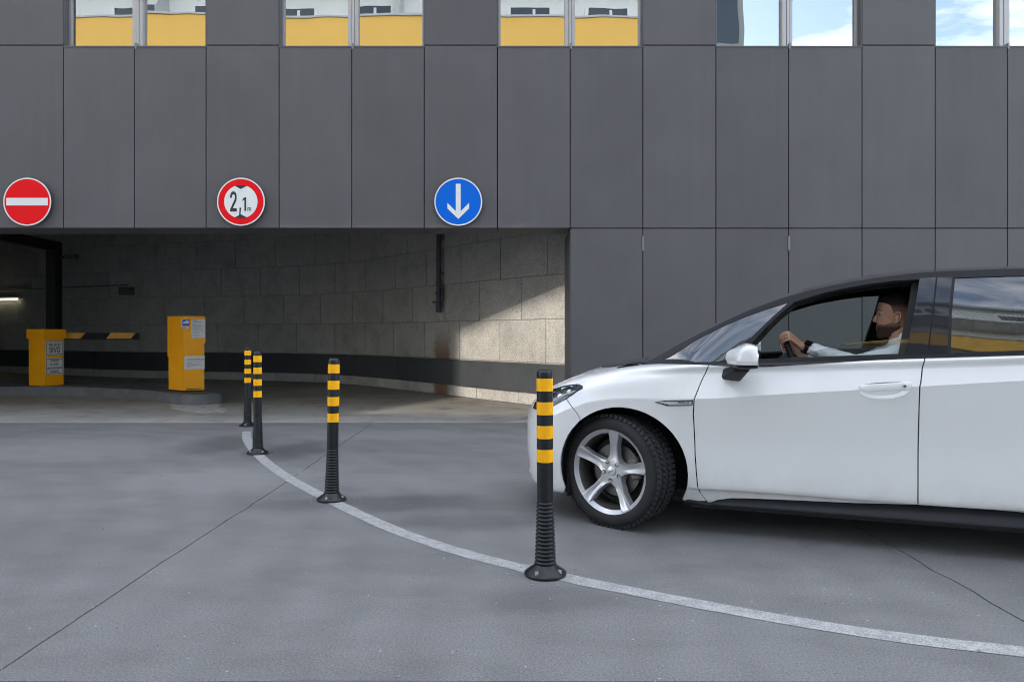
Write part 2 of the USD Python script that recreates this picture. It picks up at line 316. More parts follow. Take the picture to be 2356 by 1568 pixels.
# window row: panels and glazed bays, two panes each
ZW = 7.4
wins = []
for k, (a, b) in enumerate(zip(GX[:-1], GX[1:])):
    solid = (k - 4) % 3 == 2 or k < 5 and k in (1, 4)
    solid = k in (1, 4, 7, 10, 13, 16) and True
    solid = k in (3, 6, 9, 12, 15, 18, 0)
    if solid: panel(a, b, ZT, ZW)
M['pane'] = usdkit.material(stage, '/World/Looks/pane', {
    'g0': ('geometry', {}), 'n': ('noise_texture', {'scale': 1.1, 'detail': 1.5}), 'b': ('bump', {'strength': .35, 'distance': .006}),
    'f': ('fresnel', {'IOR': 5.5}), 't': ('transparent_bsdf', {'color': (.75, .81, .79)}), 'g': ('glossy_bsdf', {'color': (1, 1, 1), 'roughness': 0.0}), 'm': ('mix_closure', {})},
    [('g0.position', 'n.vector'), ('n.fac', 'b.height'), ('b.normal', 'g.normal'), ('f.fac', 'm.fac'), ('t.BSDF', 'm.closure1'), ('g.BSDF', 'm.closure2')], surface='m.closure')
M['room_wall'] = pm('room_wall', (.30, .31, .31), rough=.8, var=.05)
M['room_floor'] = pm('room_floor', (.12, .12, .12), rough=.8)
M['desk'] = pm('desk', (.62, .63, .64), rough=.5)
M['chair_black'] = pm('chair_black', (.03, .03, .034), rough=.7)
M['blind'] = pm('blind', (.85, .85, .83), rough=.9)
bays = [(GX[1], GX[3]), (GX[4], GX[6]), (GX[7], GX[9]), (GX[10], GX[12]), (GX[13], GX[15]), (GX[16], GX[18])]
REV = .15
for a, b in bays:
    w = part('window', joined(box(a - .01, YF + .01, ZT - .02, a + .012, YF + REV, ZW), box(b - .012, YF + .01, ZT - .02, b + .01, YF + REV, ZW), box(a, YF - .004, ZT - .035, b, YF + REV, ZT - .012, .002)), M['reveal'], gb)
    c = (a + b) / 2
    part('frame', joined(box(c - .062, YF + .06, ZT - .01, c - .012, YF + REV, ZW, .003), box(c - .008, YF + .05, ZT - .01, c + .022, YF + REV, ZW, .003), box(c + .026, YF + .06, ZT - .01, c + .066, YF + REV, ZW, .003),
                         box(a + .012, YF + .10, ZT - .01, a + .04, YF + REV, ZW), box(b - .04, YF + .10, ZT - .01, b - .012, YF + REV, ZW), box(a, YF + .10, ZT - .012, b, YF + REV, ZT + .012)), M['alu'], w)
    for x0, x1 in ((a + .04, c - .062), (c + .066, b - .04)):
        pb = box(x0, YF + .125, ZT + .012, x1, YF + .131, ZW); a_ = math.radians(RND.uniform(-.10, .10))
        pb.apply_transform(trimesh.transformations.rotation_matrix(a_, [1, 0, 0], (0, YF + .128, ZT)) @ trimesh.transformations.rotation_matrix(math.radians(RND.uniform(-.12, .12)), [0, 0, 1], ((x0 + x1) / 2, YF + .128, 0)))
        part('pane', pb, M['pane'], w, smooth=False)
        if RND.random() < .75:
            q0 = x0 + RND.choice([0, .02, .12]); q1 = q0 + RND.uniform(.12, .75) * (x1 - x0); part('blind', box(q0, YF + .28, ZT - .01, min(q1, x1), YF + .29, ZT + RND.choice([.16, .22, .3, 2.4])), M['blind'], w, smooth=False)
    part('bracket', box(c + .0, YF - .006, ZT - .05, c + .022, YF + .06, ZT + .03, .002), M['steel'], w)
# rooms behind the windows, then the upper storeys
part('room', joined(box(GX[0], 14.0, 4.6, GX[-1], 14.1, 7.6), box(GX[0], YB, 4.42, GX[-1], 14.1, 4.55), box(GX[0], YF + .3, 7.45, GX[-1], 14.1, 7.55), box(GX[0] - .1, YF + .2, 4.4, GX[0], 14.1, 7.6), box(GX[-1], YF + .2, 4.4, GX[-1] + .1, 14.1, 7.6)), M['room_wall'], gb, smooth=False)
part('upper_wall', joined(box(GX[0], YF + .02, ZW, GX[-1], 14.1, 8.0), box(GX[-1], YF + .02, 0, 22, 17, 8.0), box(-30, YF + .02, ZL + .01, GX[0], YB, 8.0), box(-30, YF + .02, 0, -14.5, 10, ZL + .01)), M['panel'], gb, smooth=False)
# hinges of the access doors
for x in (GX[12], GX[14]):
    z = 1.17 + (766 - 560) / 181.3
    part('hinge', joined(trimesh.creation.cylinder(.011, .185, 12, transform=trimesh.transformations.translation_matrix((x, YF - .006, z))), box(x - .004, YF - .008, z - .092, x + .018, YF + .002, z + .092, .001)), M['steel'], gb)

# office things behind the glass
def office_chair(x, y, label, rot):
    t = thing('office_chair', label, 'chair', (x, y, 4.55), rot)
    part('seat', box(-.24, -.24, .44, .24, .24, .52, .03), M['chair_black'], t, local=True)
    v = []
    part('backrest', joined(box(-.21, .22, .60, .21, .27, 1.12, .02)), M['chair_black'], t, local=True)
    part('stem', trimesh.creation.cylinder(.03, .42, 10, transform=trimesh.transformations.translation_matrix((0, 0, .23))), M['alu'], t, local=True)
    for k in range(5):
        a = k * 2 * math.pi / 5
        part('leg', tube([(0, 0, .07), (.28 * math.cos(a), .28 * math.sin(a), .05)], .02, 8), M['alu'], t, local=True)
def desk(x, y, label):
    t = thing('desk', label, 'desk', (x, y, 4.55))
    part('desktop', box(-.8, -.4, .71, .8, .4, .745, .004), M['desk'], t, local=True)
    for sx in (-.7, .7): part('leg', joined(box(sx - .03, -.04, .03, sx + .03, .04, .71, .004), box(sx - .03, -.36, 0, sx + .03, .36, .03, .004)), M['desk'], t, local=True)
office_chair(.42, 9.85, 'dark office chair behind the third window bay, left pane', .5)
office_chair(4.05, 10.1, 'dark office chair behind the fourth window bay', -.6)
office_chair(6.35, 10.2, 'dark office chair behind the rightmost window bay', .2)
desk(1.6, 10.6, 'white desk behind the third window bay'); desk(3.6, 10.6, 'white desk behind the fourth window bay'); desk(6.4, 10.7, 'white desk behind the rightmost window bay')
# ---------------------------------------------------------------- inside the garage entry
M['concrete_block'] = []
def block_mat(name, c, k):
    return usdkit.material(stage, f'/World/Looks/{name}', {
        'g': ('geometry', {}), 'mp': ('mapping', {'location': (k * 3.1, k * 1.7, k * .9)}),
        'n': ('noise_texture', {'scale': 2.2, 'detail': 8, 'roughness': .7}),
        'r': ('rgb_ramp', {'ramp': [(.25, tuple(x * .72 for x in c)), (.5, c), (.75, tuple(x * 1.18 for x in c))]}),
        'n2': ('noise_texture', {'scale': 52, 'detail': 5, 'roughness': .8}),
        'r2': ('rgb_ramp', {'ramp': [(.36, (.34, .32, .30)), (.49, (1, 1, 1)), (.66, (1.16, 1.16, 1.16))]}),
        'm': ('mix_color', {'blend_type': 'multiply', 'fac': 1.0}),
        # rust that runs down under the pipe
        'sx': ('separate_xyz', {}), 'dx': ('math', {'math_type': 'subtract', 'value2': -1.33}), 'ax': ('math', {'math_type': 'absolute'}),
        'nr': ('noise_texture', {'scale': 6, 'detail': 5}), 'sub': ('math', {'math_type': 'multiply_add', 'value2': -.22}), 
        'rx': ('map_range', {'range_type': 'smoothstep', 'from_min': .0, 'from_max': .10, 'to_min': 1, 'to_max': 0, 'clamp': True}),
        'rz': ('map_range', {'range_type': 'smoothstep', 'from_min': .60, 'from_max': 1.45, 'to_min': .9, 'to_max': 0, 'clamp': True}),
        'mu': ('math', {'math_type': 'multiply'}), 'mr': ('mix_color', {'b': (.17, .085, .045)}),
        'b': ('bump', {'strength': .45, 'distance': .004}),
        'p': ('principled_bsdf', {'roughness': .85, 'specular_ior_level': .25})},
        [('g.position', 'mp.vector'), ('mp.vector', 'n.vector'), ('mp.vector', 'n2.vector'), ('n.fac', 'r.fac'), ('n2.fac', 'r2.fac'), ('r.color', 'm.a'), ('r2.color', 'm.b'),
         ('g.position', 'sx.vector'), ('sx.x', 'dx.value1'), ('dx.value', 'ax.value1'), ('g.position', 'nr.vector'), ('nr.fac', 'sub.value1'), ('ax.value', 'sub.value3'), ('sub.value', 'rx.value'), ('sx.z', 'rz.value'),
         ('rx.result', 'mu.value1'), ('rz.result', 'mu.value2'), ('mu.value', 'mr.fac'), ('m.result', 'mr.a'), ('mr.result', 'p.base_color'), ('n2.fac', 'b.height'), ('b.normal', 'p.normal')], surface='p.BSDF')
BM = [block_mat(f'concrete_{"abcd"[k]}', c, k) for k, c in enumerate([(.44, .430, .408), (.42, .410, .390), (.455, .445, .422), (.43, .420, .398)])]
WP = np.array([(1.75,10.06),(1.3,10.48),(.85,10.93),(.38,11.5),(-.455,12.5),(-1.33,13.6),(-2.09,14.5),(-3.0,15.55),(-3.95,16.45),(-5.4,17.25),(-7.27,17.85),(-9.42,18.45),(-10.6,18.9),(-12.5,19.85),(-14.8,20.95),(-20,23.4)])
_d = np.r_[0, np.cumsum(np.linalg.norm(np.diff(WP, axis=0), axis=1))]
_wx, _wy = _PCH(_d, WP[:, 0]), _PCH(_d, WP[:, 1])
def wall_at(s, off=0.0):
    """Point of the wall's face at length s, off metres in front of it."""
    p = np.array([_wx(s), _wy(s)]); q = np.array([_wx(s + .02), _wy(s + .02)]); t = (q - p) / np.linalg.norm(q - p)
    n = np.array([-t[1], t[0]]); n = n if n @ (np.array([-3.0, 5.0]) - p) > 0 else -n
    return p + n * off
SMAX = _d[-1] - .1
def strip(s0, s1, z0, z1, o0, o1, n=2, c=.004):
    """A block of the wall between lengths s0 and s1, its face o1 proud of the wall line."""
    ss = np.linspace(s0, s1, n + 1); m = []
    P = [wall_at(s, o0) for s in ss]; Q = [wall_at(s, o1) for s in ss]
    # chamfered outline in (s, z): inner face ring slightly smaller than the body
    V, F = [], []
    for i, s in enumerate(ss):
        e = c if i == 0 else (-c if i == n else 0)
        f = wall_at(s + e, o1); b = wall_at(s, o1 - c); a = wall_at(s, o0)
        V += [(*a, z0), (*b, z0), (*f, z0 + c), (*f, z1 - c), (*b, z1), (*a, z1)]
    for i in range(n):
        for k in range(6):
            l = (k + 1) % 6; F += [(i*6+k, i*6+l, i*6+6+l), (i*6+k, i*6+6+l, i*6+6+k)]
    for e in (0, n):
        F += [(e*6, e*6+k, e*6+k+1) for k in range(1, 5)]
    t = trimesh.Trimesh(V, F, process=False); t.fix_normals(); return t
cw = thing('retaining_wall', 'curved wall of large concrete blocks inside the garage entry', 'wall', (-4, 16.4, 0))
rb = random.Random(11)
for r, (z0, z1) in enumerate([(.012, .70), (.70, 1.39), (1.39, 2.085), (2.085, 2.775), (2.775, 3.465), (3.465, 4.15)]):
    s = .05 + (.55 if r % 2 else 0.0) + rb.uniform(-.05, .05)
    edges = [.0]
    while s < SMAX: edges.append(s); s += 1.16 + rb.uniform(-.05, .05)
    edges.append(SMAX)
    for a, b in zip(edges[:-1], edges[1:]):
        if b - a < .1: continue
        part('block', strip(a + .004, b - .004, z0 + .003, z1 - .003, -.2, rb.uniform(-.003, .004)), BM[rb.randrange(4)], cw, smooth=20)
M['joint'] = pm('joint', (.12, .115, .105), rough=.95)
ss = np.linspace(0, SMAX, 60); poly = sg.Polygon([tuple(wall_at(s, -.02)) for s in ss] + [tuple(wall_at(s, -.24)) for s in ss[::-1]])
part('mortar', prism(poly, 4.15), M['joint'], cw, smooth=False)
# dark protection board along the wall
M['rail'] = pm('rail', (.052, .058, .066), rough=.55, spec=.45, var=.15, vscale=3, bump=.1, bscale=60)
br = thing('protection_board', 'long dark board along the foot of the concrete block wall', 'wall guard', (-4, 16.4, 0))
sB = .30
ed = [sB - .2, 6.2, 11.2, 16.2, 21.2, SMAX - .2]
for a, b in zip(ed[:-1], ed[1:]): part('board', strip(a + .002, b - .002, .215, .685, .02, .07, 14, .003), M['rail'], br, smooth=40)
part('end_strip', strip(.42, .62, .02, .70, .03, .085, 2, .002), M['alu'], br)
# ceiling, closing walls: the garage goes on to the left in the dark
M['dark_concrete'] = pm('dark_concrete', (.12, .117, .11), rough=.9, var=.2, vscale=3)
tag(stage.GetPrimAtPath(part('ceiling', box(-30, YB + .002, 4.16, 6, 32, 4.4), M['dark_concrete'], smooth=False)), 'dark concrete ceiling over the garage entry', 'ceiling', kind='structure')
tag(stage.GetPrimAtPath(part('end_wall', joined(box(-24, 10, 0, -23.6, 32, 4.15), box(-24, 31, 0, 6, 31.4, 4.15), box(-23.6, 10, 0, -14.5, 10.3, 4.15)), M['dark_concrete'], smooth=False)), 'dark wall far inside the garage', 'wall', kind='structure')
# portal of the roller gate, lamp, conduit, boxes
M['dark_steel'] = pm('dark_steel', (.016, .016, .018), rough=.6, spec=.3)
pt = thing('gate_frame', 'black steel portal post and beam deep in the garage', 'gate frame', (-10.2, 16, 0))
part('post', box(-10.37, 15.95, 0, -10.16, 16.2, 3.22, .004), M['dark_steel'], pt); part('beam', box(-10.37, 12.5, 3.02, -10.16, 15.945, 3.22, .004), M['dark_steel'], pt)
M['tube_light'] = usdkit.material(stage, '/World/Looks/tube_light', {'e': ('emission', {'color': (1.0, .93, .62), 'strength': .9})}, [], surface='e.emission')
M['lamp_body'] = pm('lamp_body', (.5, .5, .48), rough=.5)
def wall_s_for(px):
    best = min(np.linspace(0, SMAX, 2000), key=lambda s: abs(wall_at(s)[0] / wall_at(s)[1] - px)); return best
sl = _sl = wall_s_for((22 - 1178) / 1650)
p0, p1 = wall_at(sl - .55, .12), wall_at(sl + .95, .12)
lp = thing('tube_lamp', 'lit fluorescent tube lamp on the dark wall at the left edge', 'lamp', (*p0, 2.14))
part('tube', tube([(*p0, 2.14), (*p1, 2.14)], .022, 10), M['tube_light'], lp)
q0, q1 = wall_at(sl - .6, .06), wall_at(sl + 1.0, .06)
part('housing', tube([(*q0, 2.19), (*q1, 2.19)], .04, 8), M['lamp_body'], lp)
M['conduit_grey'] = pm('conduit_grey', (.10, .10, .10), rough=.7)
s1, s2 = wall_s_for((120 - 1178) / 1650), wall_s_for((296 - 1178) / 1650)
cd = thing('cable_conduit', 'thin horizontal cable pipe on the dark garage wall ending in a junction box', 'conduit', (*wall_at(s1, .03), 2.4))
part('pipe', tube([(*wall_at(s, .03), 2.42) for s in np.linspace(s2, _sl + 1, 30)], .014, 8), M['conduit_grey'], cd)
jb = wall_at(s2, .05); part('junction_box', box(jb[0] - .2, jb[1] - .05, 2.16, jb[0] + .2, jb[1] + .05, 2.36, .01), M['conduit_grey'], cd)
cm = thing('surveillance_camera', 'small dark camera on an arm beside the black portal post', 'camera', (-10.0, 16.05, 2.87))
part('arm', tube([(-10.16, 16.05, 2.87), (-9.95, 16.02, 2.87)], .03, 8), M['dark_steel'], cm); part('body', box(-9.97, 15.95, 2.83, -9.72, 16.1, 2.93, .01), pm('cam_body', (.05, .05, .05), rough=.4), cm)
# down pipe on the lit part of the wall
M['pipe'] = pm('pipe', (.065, .07, .08), rough=.5, spec=.4, var=.2, vscale=8)
sp = wall_s_for((1019 - 1178) / 1650); pc = wall_at(sp, .10); pr = wall_at(sp - .13, .10)
dp = thing('drain_pipe', 'dark vertical drain pipe on the concrete wall with a short side branch', 'pipe', (*pc, 1.55))
part('pipe', tube([(*pc, 4.1), (*pc, 1.62)], .045, 14), M['pipe'], dp)
part('branch', tube([(*(pc + (pr - pc) * f), z) for f, z in ((0, 2.02), (.45, 2.04), (.9, 2.03), (1.0, 1.99), (1.0, 1.9), (1.0, 1.78))], .027, 12), M['pipe'], dp)
for z in (2.12, 1.92, 1.70): part('collar', lathe([(.001, -.03), (.056, -.03), (.056, .03), (.001, .03)], 16, (*pc, z)), M['pipe'], dp)
part('cap', lathe([(.001, -.05), (.052, -.05), (.05, .03), (.001, .03)], 16, (*pc, 1.61)), M['pipe'], dp, label='rusty end cap')
part('clamp', box(pc[0] - .12, pc[1] - .02, 1.74, pc[0] + .05, pc[1] + .10, 1.77, .004), M['pipe'], dp)
for z in (2.95, 2.3): part('clamp', box(pc[0] - .03, pc[1] - .05, z - .012, pc[0] + .10, pc[1] + .12, z + .012, .003), M['pipe'], dp)

# ---------------------------------------------------------------- kerb island with the ticket column and the barrier
M['kerb'] = pm('kerb', (.13, .135, .145), rough=.75, var=.18, vscale=5, mottle=(3, .5, .8, (.09, .09, .09)), bump=.2, bscale=120)
isl = sg.Polygon([(-13, 13.2), (-9.571, 13.406),(-8.728, 13.36),(-7.837, 13.223),(-6.803, 12.785),(-6.172, 12.375),(-5.70, 11.92),(-5.40,11.70),(-5.12, 11.60),(-4.95, 11.70),(-4.88, 11.9),(-4.90,12.15),(-5.1,12.4),(-5.5,12.75),(-6.3,13.4),(-7.2,14.1),(-8.5,14.6),(-10,14.9),(-13,14.9)])
isl = isl.buffer(.25).buffer(-.5).buffer(.25)
ki = thing('kerb_island', 'low dark concrete kerb island with a rounded tip under the yellow machines', 'kerb island', (-7, 13.2, 0))
part('kerb', prism(isl, .15), M['kerb'], ki, smooth=40); part('top', prism(isl.buffer(-.02), .022, trimesh.transformations.translation_matrix((0, 0, .149))), M['kerb'], ki, smooth=40)
M['yellow'] = pm('yellow', (.96, .405, .006), rough=.45, spec=.25, var=.04, vscale=4)
M['plate_white'] = pm('plate_white', (.62, .62, .63), rough=.45)
M['ink'] = pm('ink', (.02, .02, .022), rough=.6); M['ink_blue'] = pm('ink_blue', (.012, .03, .06), rough=.6); M['ink_grey'] = pm('ink_grey', (.16, .16, .17), rough=.6)
M['sticker_blue'] = pm('sticker_blue', (.01, .09, .42), rough=.4); M['scrawl_green'] = pm('scrawl_green', (.03, .22, .04), rough=.6); M['scrawl_brown'] = pm('scrawl_brown', (.30, .17, .05), rough=.7)
def lettering(text, h, depth=.0012, bold=False, squeeze=1.0, center=True):
    m = meshkit.text_mesh(text, h, depth, bold); m.apply_scale([squeeze, 1, 1])
    if center: m.apply_translation([-(m.bounds[0][0] + m.bounds[1][0]) / 2, 0, 0])
    return m
def put(m, T): m = m.copy() if hasattr(m, 'copy') else m; m.apply_transform(T); return m
# ticket column: two faces towards the street, hood over the upper half
c0, c1, c2 = np.array([-5.885, 12.40]), np.array([-5.50, 12.02]), np.array([-5.225, 12.33])
def ground_pt(px, d): return np.array([(px - 1178) / 1650 * d, d])
c1 = ground_pt(422.5, 12.10); c0 = ground_pt(388, 12.42); c2 = ground_pt(470, 12.30); c3 = c0 + c2 - c1
tc = thing('ticket_machine', 'tall yellow ticket column with paper notices on the kerb island', 'ticket machine', (*((c0 + c2) / 2), .171))
def off(poly, d): return list(sg.Polygon(poly).buffer(d, join_style=2).exterior.coords)[:-1]
base = [tuple(c) for c in (c0, c1, c2, c3)]
zb, zt = .20, 1.46
part('body', prism(sg.Polygon(base), .90, trimesh.transformations.translation_matrix((0, 0, zb))), M['yellow'], tc, smooth=False)
part('foot', prism(sg.Polygon(base).buffer(-.03), .05, trimesh.transformations.translation_matrix((0, 0, .171))), M['dark_steel'], tc, smooth=False)
# hood: its lower edge rises along the right-hand face
ho = [np.array(p) for p in (base[0], base[1], base[2], base[3])]
cen = sum(ho) / 4; ho = [p + (p - cen) / np.linalg.norm(p - cen) * .022 for p in ho]
zlow = [.765, .765, 1.01, 1.01]
HV = np.array([(*p, z) for p, z in zip(ho, zlow)] + [(*p, zt) for p in ho])
HF = [(0,1,5),(0,5,4),(1,2,6),(1,6,5),(2,3,7),(2,7,6),(3,0,4),(3,4,7),(4,5,6),(4,6,7),(0,2,1),(0,3,2)]
part('hood', trimesh.Trimesh(HV, HF), M['yellow'], tc, smooth=False)
# things on the right-hand face
fx = (ho[2] - ho[1]) / np.linalg.norm(ho[2] - ho[1]); fn = np.array([fx[1], -fx[0]])
W = np.linalg.norm(ho[2] - ho[1]); print('column face', W)
def face(u, z, d=.003): p = ho[1] + fx * u * W + fn * d; return frame_at((*p, z), (*fx, 0), (*fn, 0))
def sheet(name, u0, u1, z0, z1, d, mat=None, parent=None, lab=None):
    T = face(u0, z0, d); return part(name, prism(sg.box(0, 0, (u1 - u0) * W, z1 - z0), .002, T), mat or M['plate_white'], parent or tc, smooth=False, label=lab)
def lines(name, u0, u1, zs, h, d, parent, mat=None, frac=None):
    rl = random.Random(len(zs)); ms = []
    for k, z in enumerate(zs):
        x = 0.0; L = (u1 - u0) * W * (frac[k] if frac else rl.uniform(.7, 1.0))
        while x < L - .012:
            w = min(rl.uniform(.012, .035), L - x); ms.append(put(prism(sg.box(x, 0, x + w, h), .0008), face(u0, z, d))); x += w + .006
    part(name, joined(*ms), mat or M['ink_grey'], parent, smooth=False)
def px_u(px): return (px - 423.0) / (472.5 - 423.0)
zz = lambda py: 1.17 + (766 - py) / 1650 * 12.2
n1 = sheet('notice', px_u(441), px_u(471.5), zz(777), zz(734), .001, lab='white printed notice, upper')
part('heading', joined(put(lettering('Einfahrt', .020, .0008, True, .9, False), face(px_u(443), zz(737.5), .0035)), put(lettering('Parkbedingungen', .016, .0008, True, .8, False), face(px_u(443), zz(741), .0035))), M['ink_grey'], n1, smooth=False)
lines('print', px_u(443), px_u(468), [zz(y) for y in (746, 748, 750, 752, 755, 757.5, 760, 763, 765, 771, 774)], .006, .0035, n1, frac=[.3, .8, .75, .8, .5, .9, .95, .6, .55, .7, .5])
n2 = sheet('notice', px_u(425), px_u(471), zz(849), zz(818.5), -.0125, lab='white printed notice, lower')
part('heading', put(lettering('Schranke öffnet nicht', .028, .0008, True, .72, False), face(px_u(431), zz(828), -.0100)), M['ink_grey'], n2, smooth=False)
lines('print', px_u(431), px_u(466), [zz(y) for y in (832, 834.5, 837, 839, 841, 844)], .006, -.0100, n2, frac=[1, .3, .8, 1, .6, .3])
st = sheet('sticker', px_u(416.8 + 2), px_u(433.5), zz(756), zz(734), .001, lab='white sticker with a blue camera sign')
part('blue_field', prism(sg.box(0, 0, .115, .115), .0008, face(px_u(420.5), zz(750), .0035)), M['sticker_blue'], st, smooth=False)
cam_icon = so.unary_union([sa.rotate(sg.box(.035, .045, .10, .085), 12), sg.box(.012, .046, .035, .07), sg.box(.062, .08, .07, .11)])
part('camera_symbol', prism(cam_icon, .0008, face(px_u(420.5), zz(750), .0045)), M['plate_white'], st, smooth=False)
lines('print', px_u(420.5), px_u(432), [zz(y) for y in (752.3, 754.8)], .008, .0035, st)
part('scrawl', joined(*[put(prism(sg.LineString([(0, .01 * math.sin(3 * k)), (.05, .012 * math.sin(k + 1)), (.12, .008 * math.cos(k))]).buffer(.006), .0008), face(.12 + .02 * k, zz(895.5) + .004 * k, -.0130)) for k in range(4)]), M['scrawl_green'], tc, smooth=False)
part('scrawl', joined(*[put(prism(sg.LineString([(0, 0), (.06, .008 * math.sin(2 * k)), (.13, .004)]).buffer(.005), .0008), face(.30 + .10 * k, zz(895) + .003 * k, -.0132)) for k in range(3)]), M['scrawl_brown'], tc, smooth=False)

# barrier machine
b1 = ground_pt(102, 13.55); b0 = ground_pt(66.5, 13.75); b2 = ground_pt(146.5, 13.95); b3 = b0 + b2 - b1
bm = thing('barrier_machine', 'yellow barrier cabinet with two white rule plates at the left', 'barrier', (*((b0 + b2) / 2), .171))
bb = [tuple(b) for b in (b0, b1, b2, b3)]; bz = lambda py: 1.17 + (766 - py) / 1650 * 13.6
part('body', prism(sg.Polygon(bb), bz(778) - .17, trimesh.transformations.translation_matrix((0, 0, .171))), M['yellow'], bm, smooth=False)
part('hood', prism(sg.Polygon(bb).buffer(.03, join_style=2), bz(757) - bz(779), trimesh.transformations.translation_matrix((0, 0, bz(779)))), M['yellow'], bm, smooth=False)
gx = (b2 - b1) / np.linalg.norm(b2 - b1); gn = np.array([gx[1], -gx[0]]); GW = np.linalg.norm(b2 - b1)
def bface(u, z, d): p = b1 + gx * u * GW + gn * d; return frame_at((*p, z), (*gx, 0), (*gn, 0))
def rule_plate(z0, z1, rows, lab):
    pl = part('plate', prism(sg.box(0, 0, .94 * GW, z1 - z0), .003, bface(.05, z0, .001)), M['plate_white'], bm, smooth=False, label=lab)
    w, h = .94 * GW, z1 - z0
    part('border', prism(sg.box(.014, .014, w - .014, h - .014).difference(sg.box(.024, .024, w - .024, h - .024)), .0008, bface(.05, z0, .0042)), M['ink_blue'], pl, smooth=False)
    for text, hh, fz, sq in rows:
        m = lettering(text, hh, .0008, True, 1.0); wm = m.bounds[1][0] - m.bounds[0][0]; m.apply_scale([sq * w / wm, 1, 1])
        m.apply_transform(bface(.05 + .47, z0 + fz * h, .0042)); part('lettering', m, M['ink'], pl, smooth=False)
rule_plate(bz(818), bz(783), [('Hier gilt die', .050, .64, .64), ('StVO', .105, .20, .60)], 'white plate reading Hier gilt die StVO')
rule_plate(bz(861.5), bz(823.5), [('Vorsicht !', .042, .78, .46), ('In Schritt-', .042, .555, .50), ('geschwindigkeit', .042, .33, .80), ('einfahren', .042, .12, .46)], 'white plate warning to drive in at walking pace')
# striped arm
M['yellow_dull'] = pm('yellow_dull', (.62, .30, .015), rough=.5); M['black_gloss'] = pm('black_gloss', (.006, .006, .007), rough=.5, spec=.2)
A = ground_pt(147, 14.1); B = ground_pt(321, 14.35); L = np.linalg.norm(B - A); ax_ = (B - A) / L; an = np.array([ax_[1], -ax_[0]])
az0, az1 = 1.17 - 12.5 / 1650 * 14.2, 1.17 + 1.0 / 1650 * 14.2
TA = frame_at((*A, az0), (*ax_, 0), (*an, 0)); hA = az1 - az0
arm = part('arm', prism(sg.box(-.1, 0, L, hA), .05, TA), M['black_gloss'], bm, smooth=False, label='yellow and black striped barrier arm')
part('lower_edge', prism(sg.box(-.1, -.025, L, -.001), .045, TA), M['black_gloss'], arm, smooth=False)
slant = .07
for u0, u1 in ((-.1, .42), (.85, 1.42)):
    u0 = -.1 if u0 < 0 else u0 * L / 1.5; u1 = u1 * L / 1.5
    q = sg.Polygon([(u0, 0), (u1 - slant, 0), (u1 + slant * .3, hA), (u0 + (0 if u0 < 0 else slant * 1.3), hA)])
    part('stripe', prism(q, .053, TA), M['yellow_dull'], arm, smooth=False)

# ---------------------------------------------------------------- round signs over the entry
M['sign_red'] = pm('sign_red', (.72, .004, .008), rough=.45, spec=.12); M['sign_white'] = pm('sign_white', (.66, .665, .66), rough=.4)
M['sign_blue'] = pm('sign_blue', (.001, .115, .56), rough=.45, spec=.12); M['sign_black'] = pm('sign_black', (.012, .012, .014), rough=.5)
def circ(r, n=72): return sg.Point(0, 0).buffer(r, n)
YS_ = YF - .045
def layer(name, shape, k, mat, t, x, z, **kw): part(name, prism(shape, .0012, front(x, YS_ - .003 - .0016 * k, z)), mat, t, smooth=False, **kw)
def round_sign(x, label, field):
    z = 2.827
    t = thing('road_sign', label, 'road sign', (x, YF, z))
    part('plate', joined(prism(circ(.302), .003, front(x, YS_, z))), M['sign_white'], t, smooth=False)
    part('bracket', joined(box(x - .2, YS_ + .001, z + .10, x + .2, YF - .001, z + .13, .002), box(x - .2, YS_ + .001, z - .13, x + .2, YF - .001, z - .10, .002)), M['alu'], t)
    part('face', prism(circ(.286), .0012, front(x, YS_ - .0032, z)), field, t, smooth=False)
    return t, z
t, z = round_sign(-6.12, 'red round no entry sign with a white bar', M['sign_red'])
layer('bar', sg.box(-.262, -.047, .262, .047), 1, M['sign_white'], t, -6.12, z)
t, z = round_sign(-3.422, 'red and white height limit sign reading 2,1 m', M['sign_red'])
layer('inner_disc', circ(.210), 1, M['sign_white'], t, -3.422, z)
tri = sg.Polygon([(-.27, .30), (.27, .30), (0, .158)]).intersection(circ(.210)); layer('triangle', tri, 2, M['sign_black'], t, -3.422, z)
layer('triangle', sa.scale(tri, 1, -1, origin=(0, 0)), 2, M['sign_black'], t, -3.422, z)
def glyph(text, h, w, x0, y0):
    m = meshkit.text_mesh(text, h, .0012, True); b = m.bounds
    m.apply_translation([-b[0][0], 0, 0]); m.apply_scale([w / (b[1][0] - b[0][0]), h / (b[1][1] - max(b[0][1], 0)) if text != ',' else 1, 1]); m.apply_translation([x0, y0, 0]); return m
dig = joined(glyph('2', .25, .085, -.135, -.118), glyph(',', .25, .026, -.022, -.118), glyph('m', .045, .045, .085, -.118))
one = sg.Polygon([(.045, -.118), (.067, -.118), (.067, .055), (.048, .055), (.022, .03), (.022, .005), (.045, .025)])
dig = joined(dig, prism(one, .0012)); dig.apply_transform(front(-3.422, YS_ - .0064, z)); part('lettering', dig, M['sign_black'], t, smooth=False)
t, z = round_sign(-.678, 'blue round sign with a white arrow pointing down', M['sign_blue'])
arrow = so.unary_union([sg.box(-.031, -.16, .031, .225), sg.Polygon([(-.137, -.015), (-.137, -.085), (0, -.218), (.137, -.085), (.137, -.015), (0, -.150)])])
layer('arrow', arrow, 1, M['sign_white'], t, -.678, z)

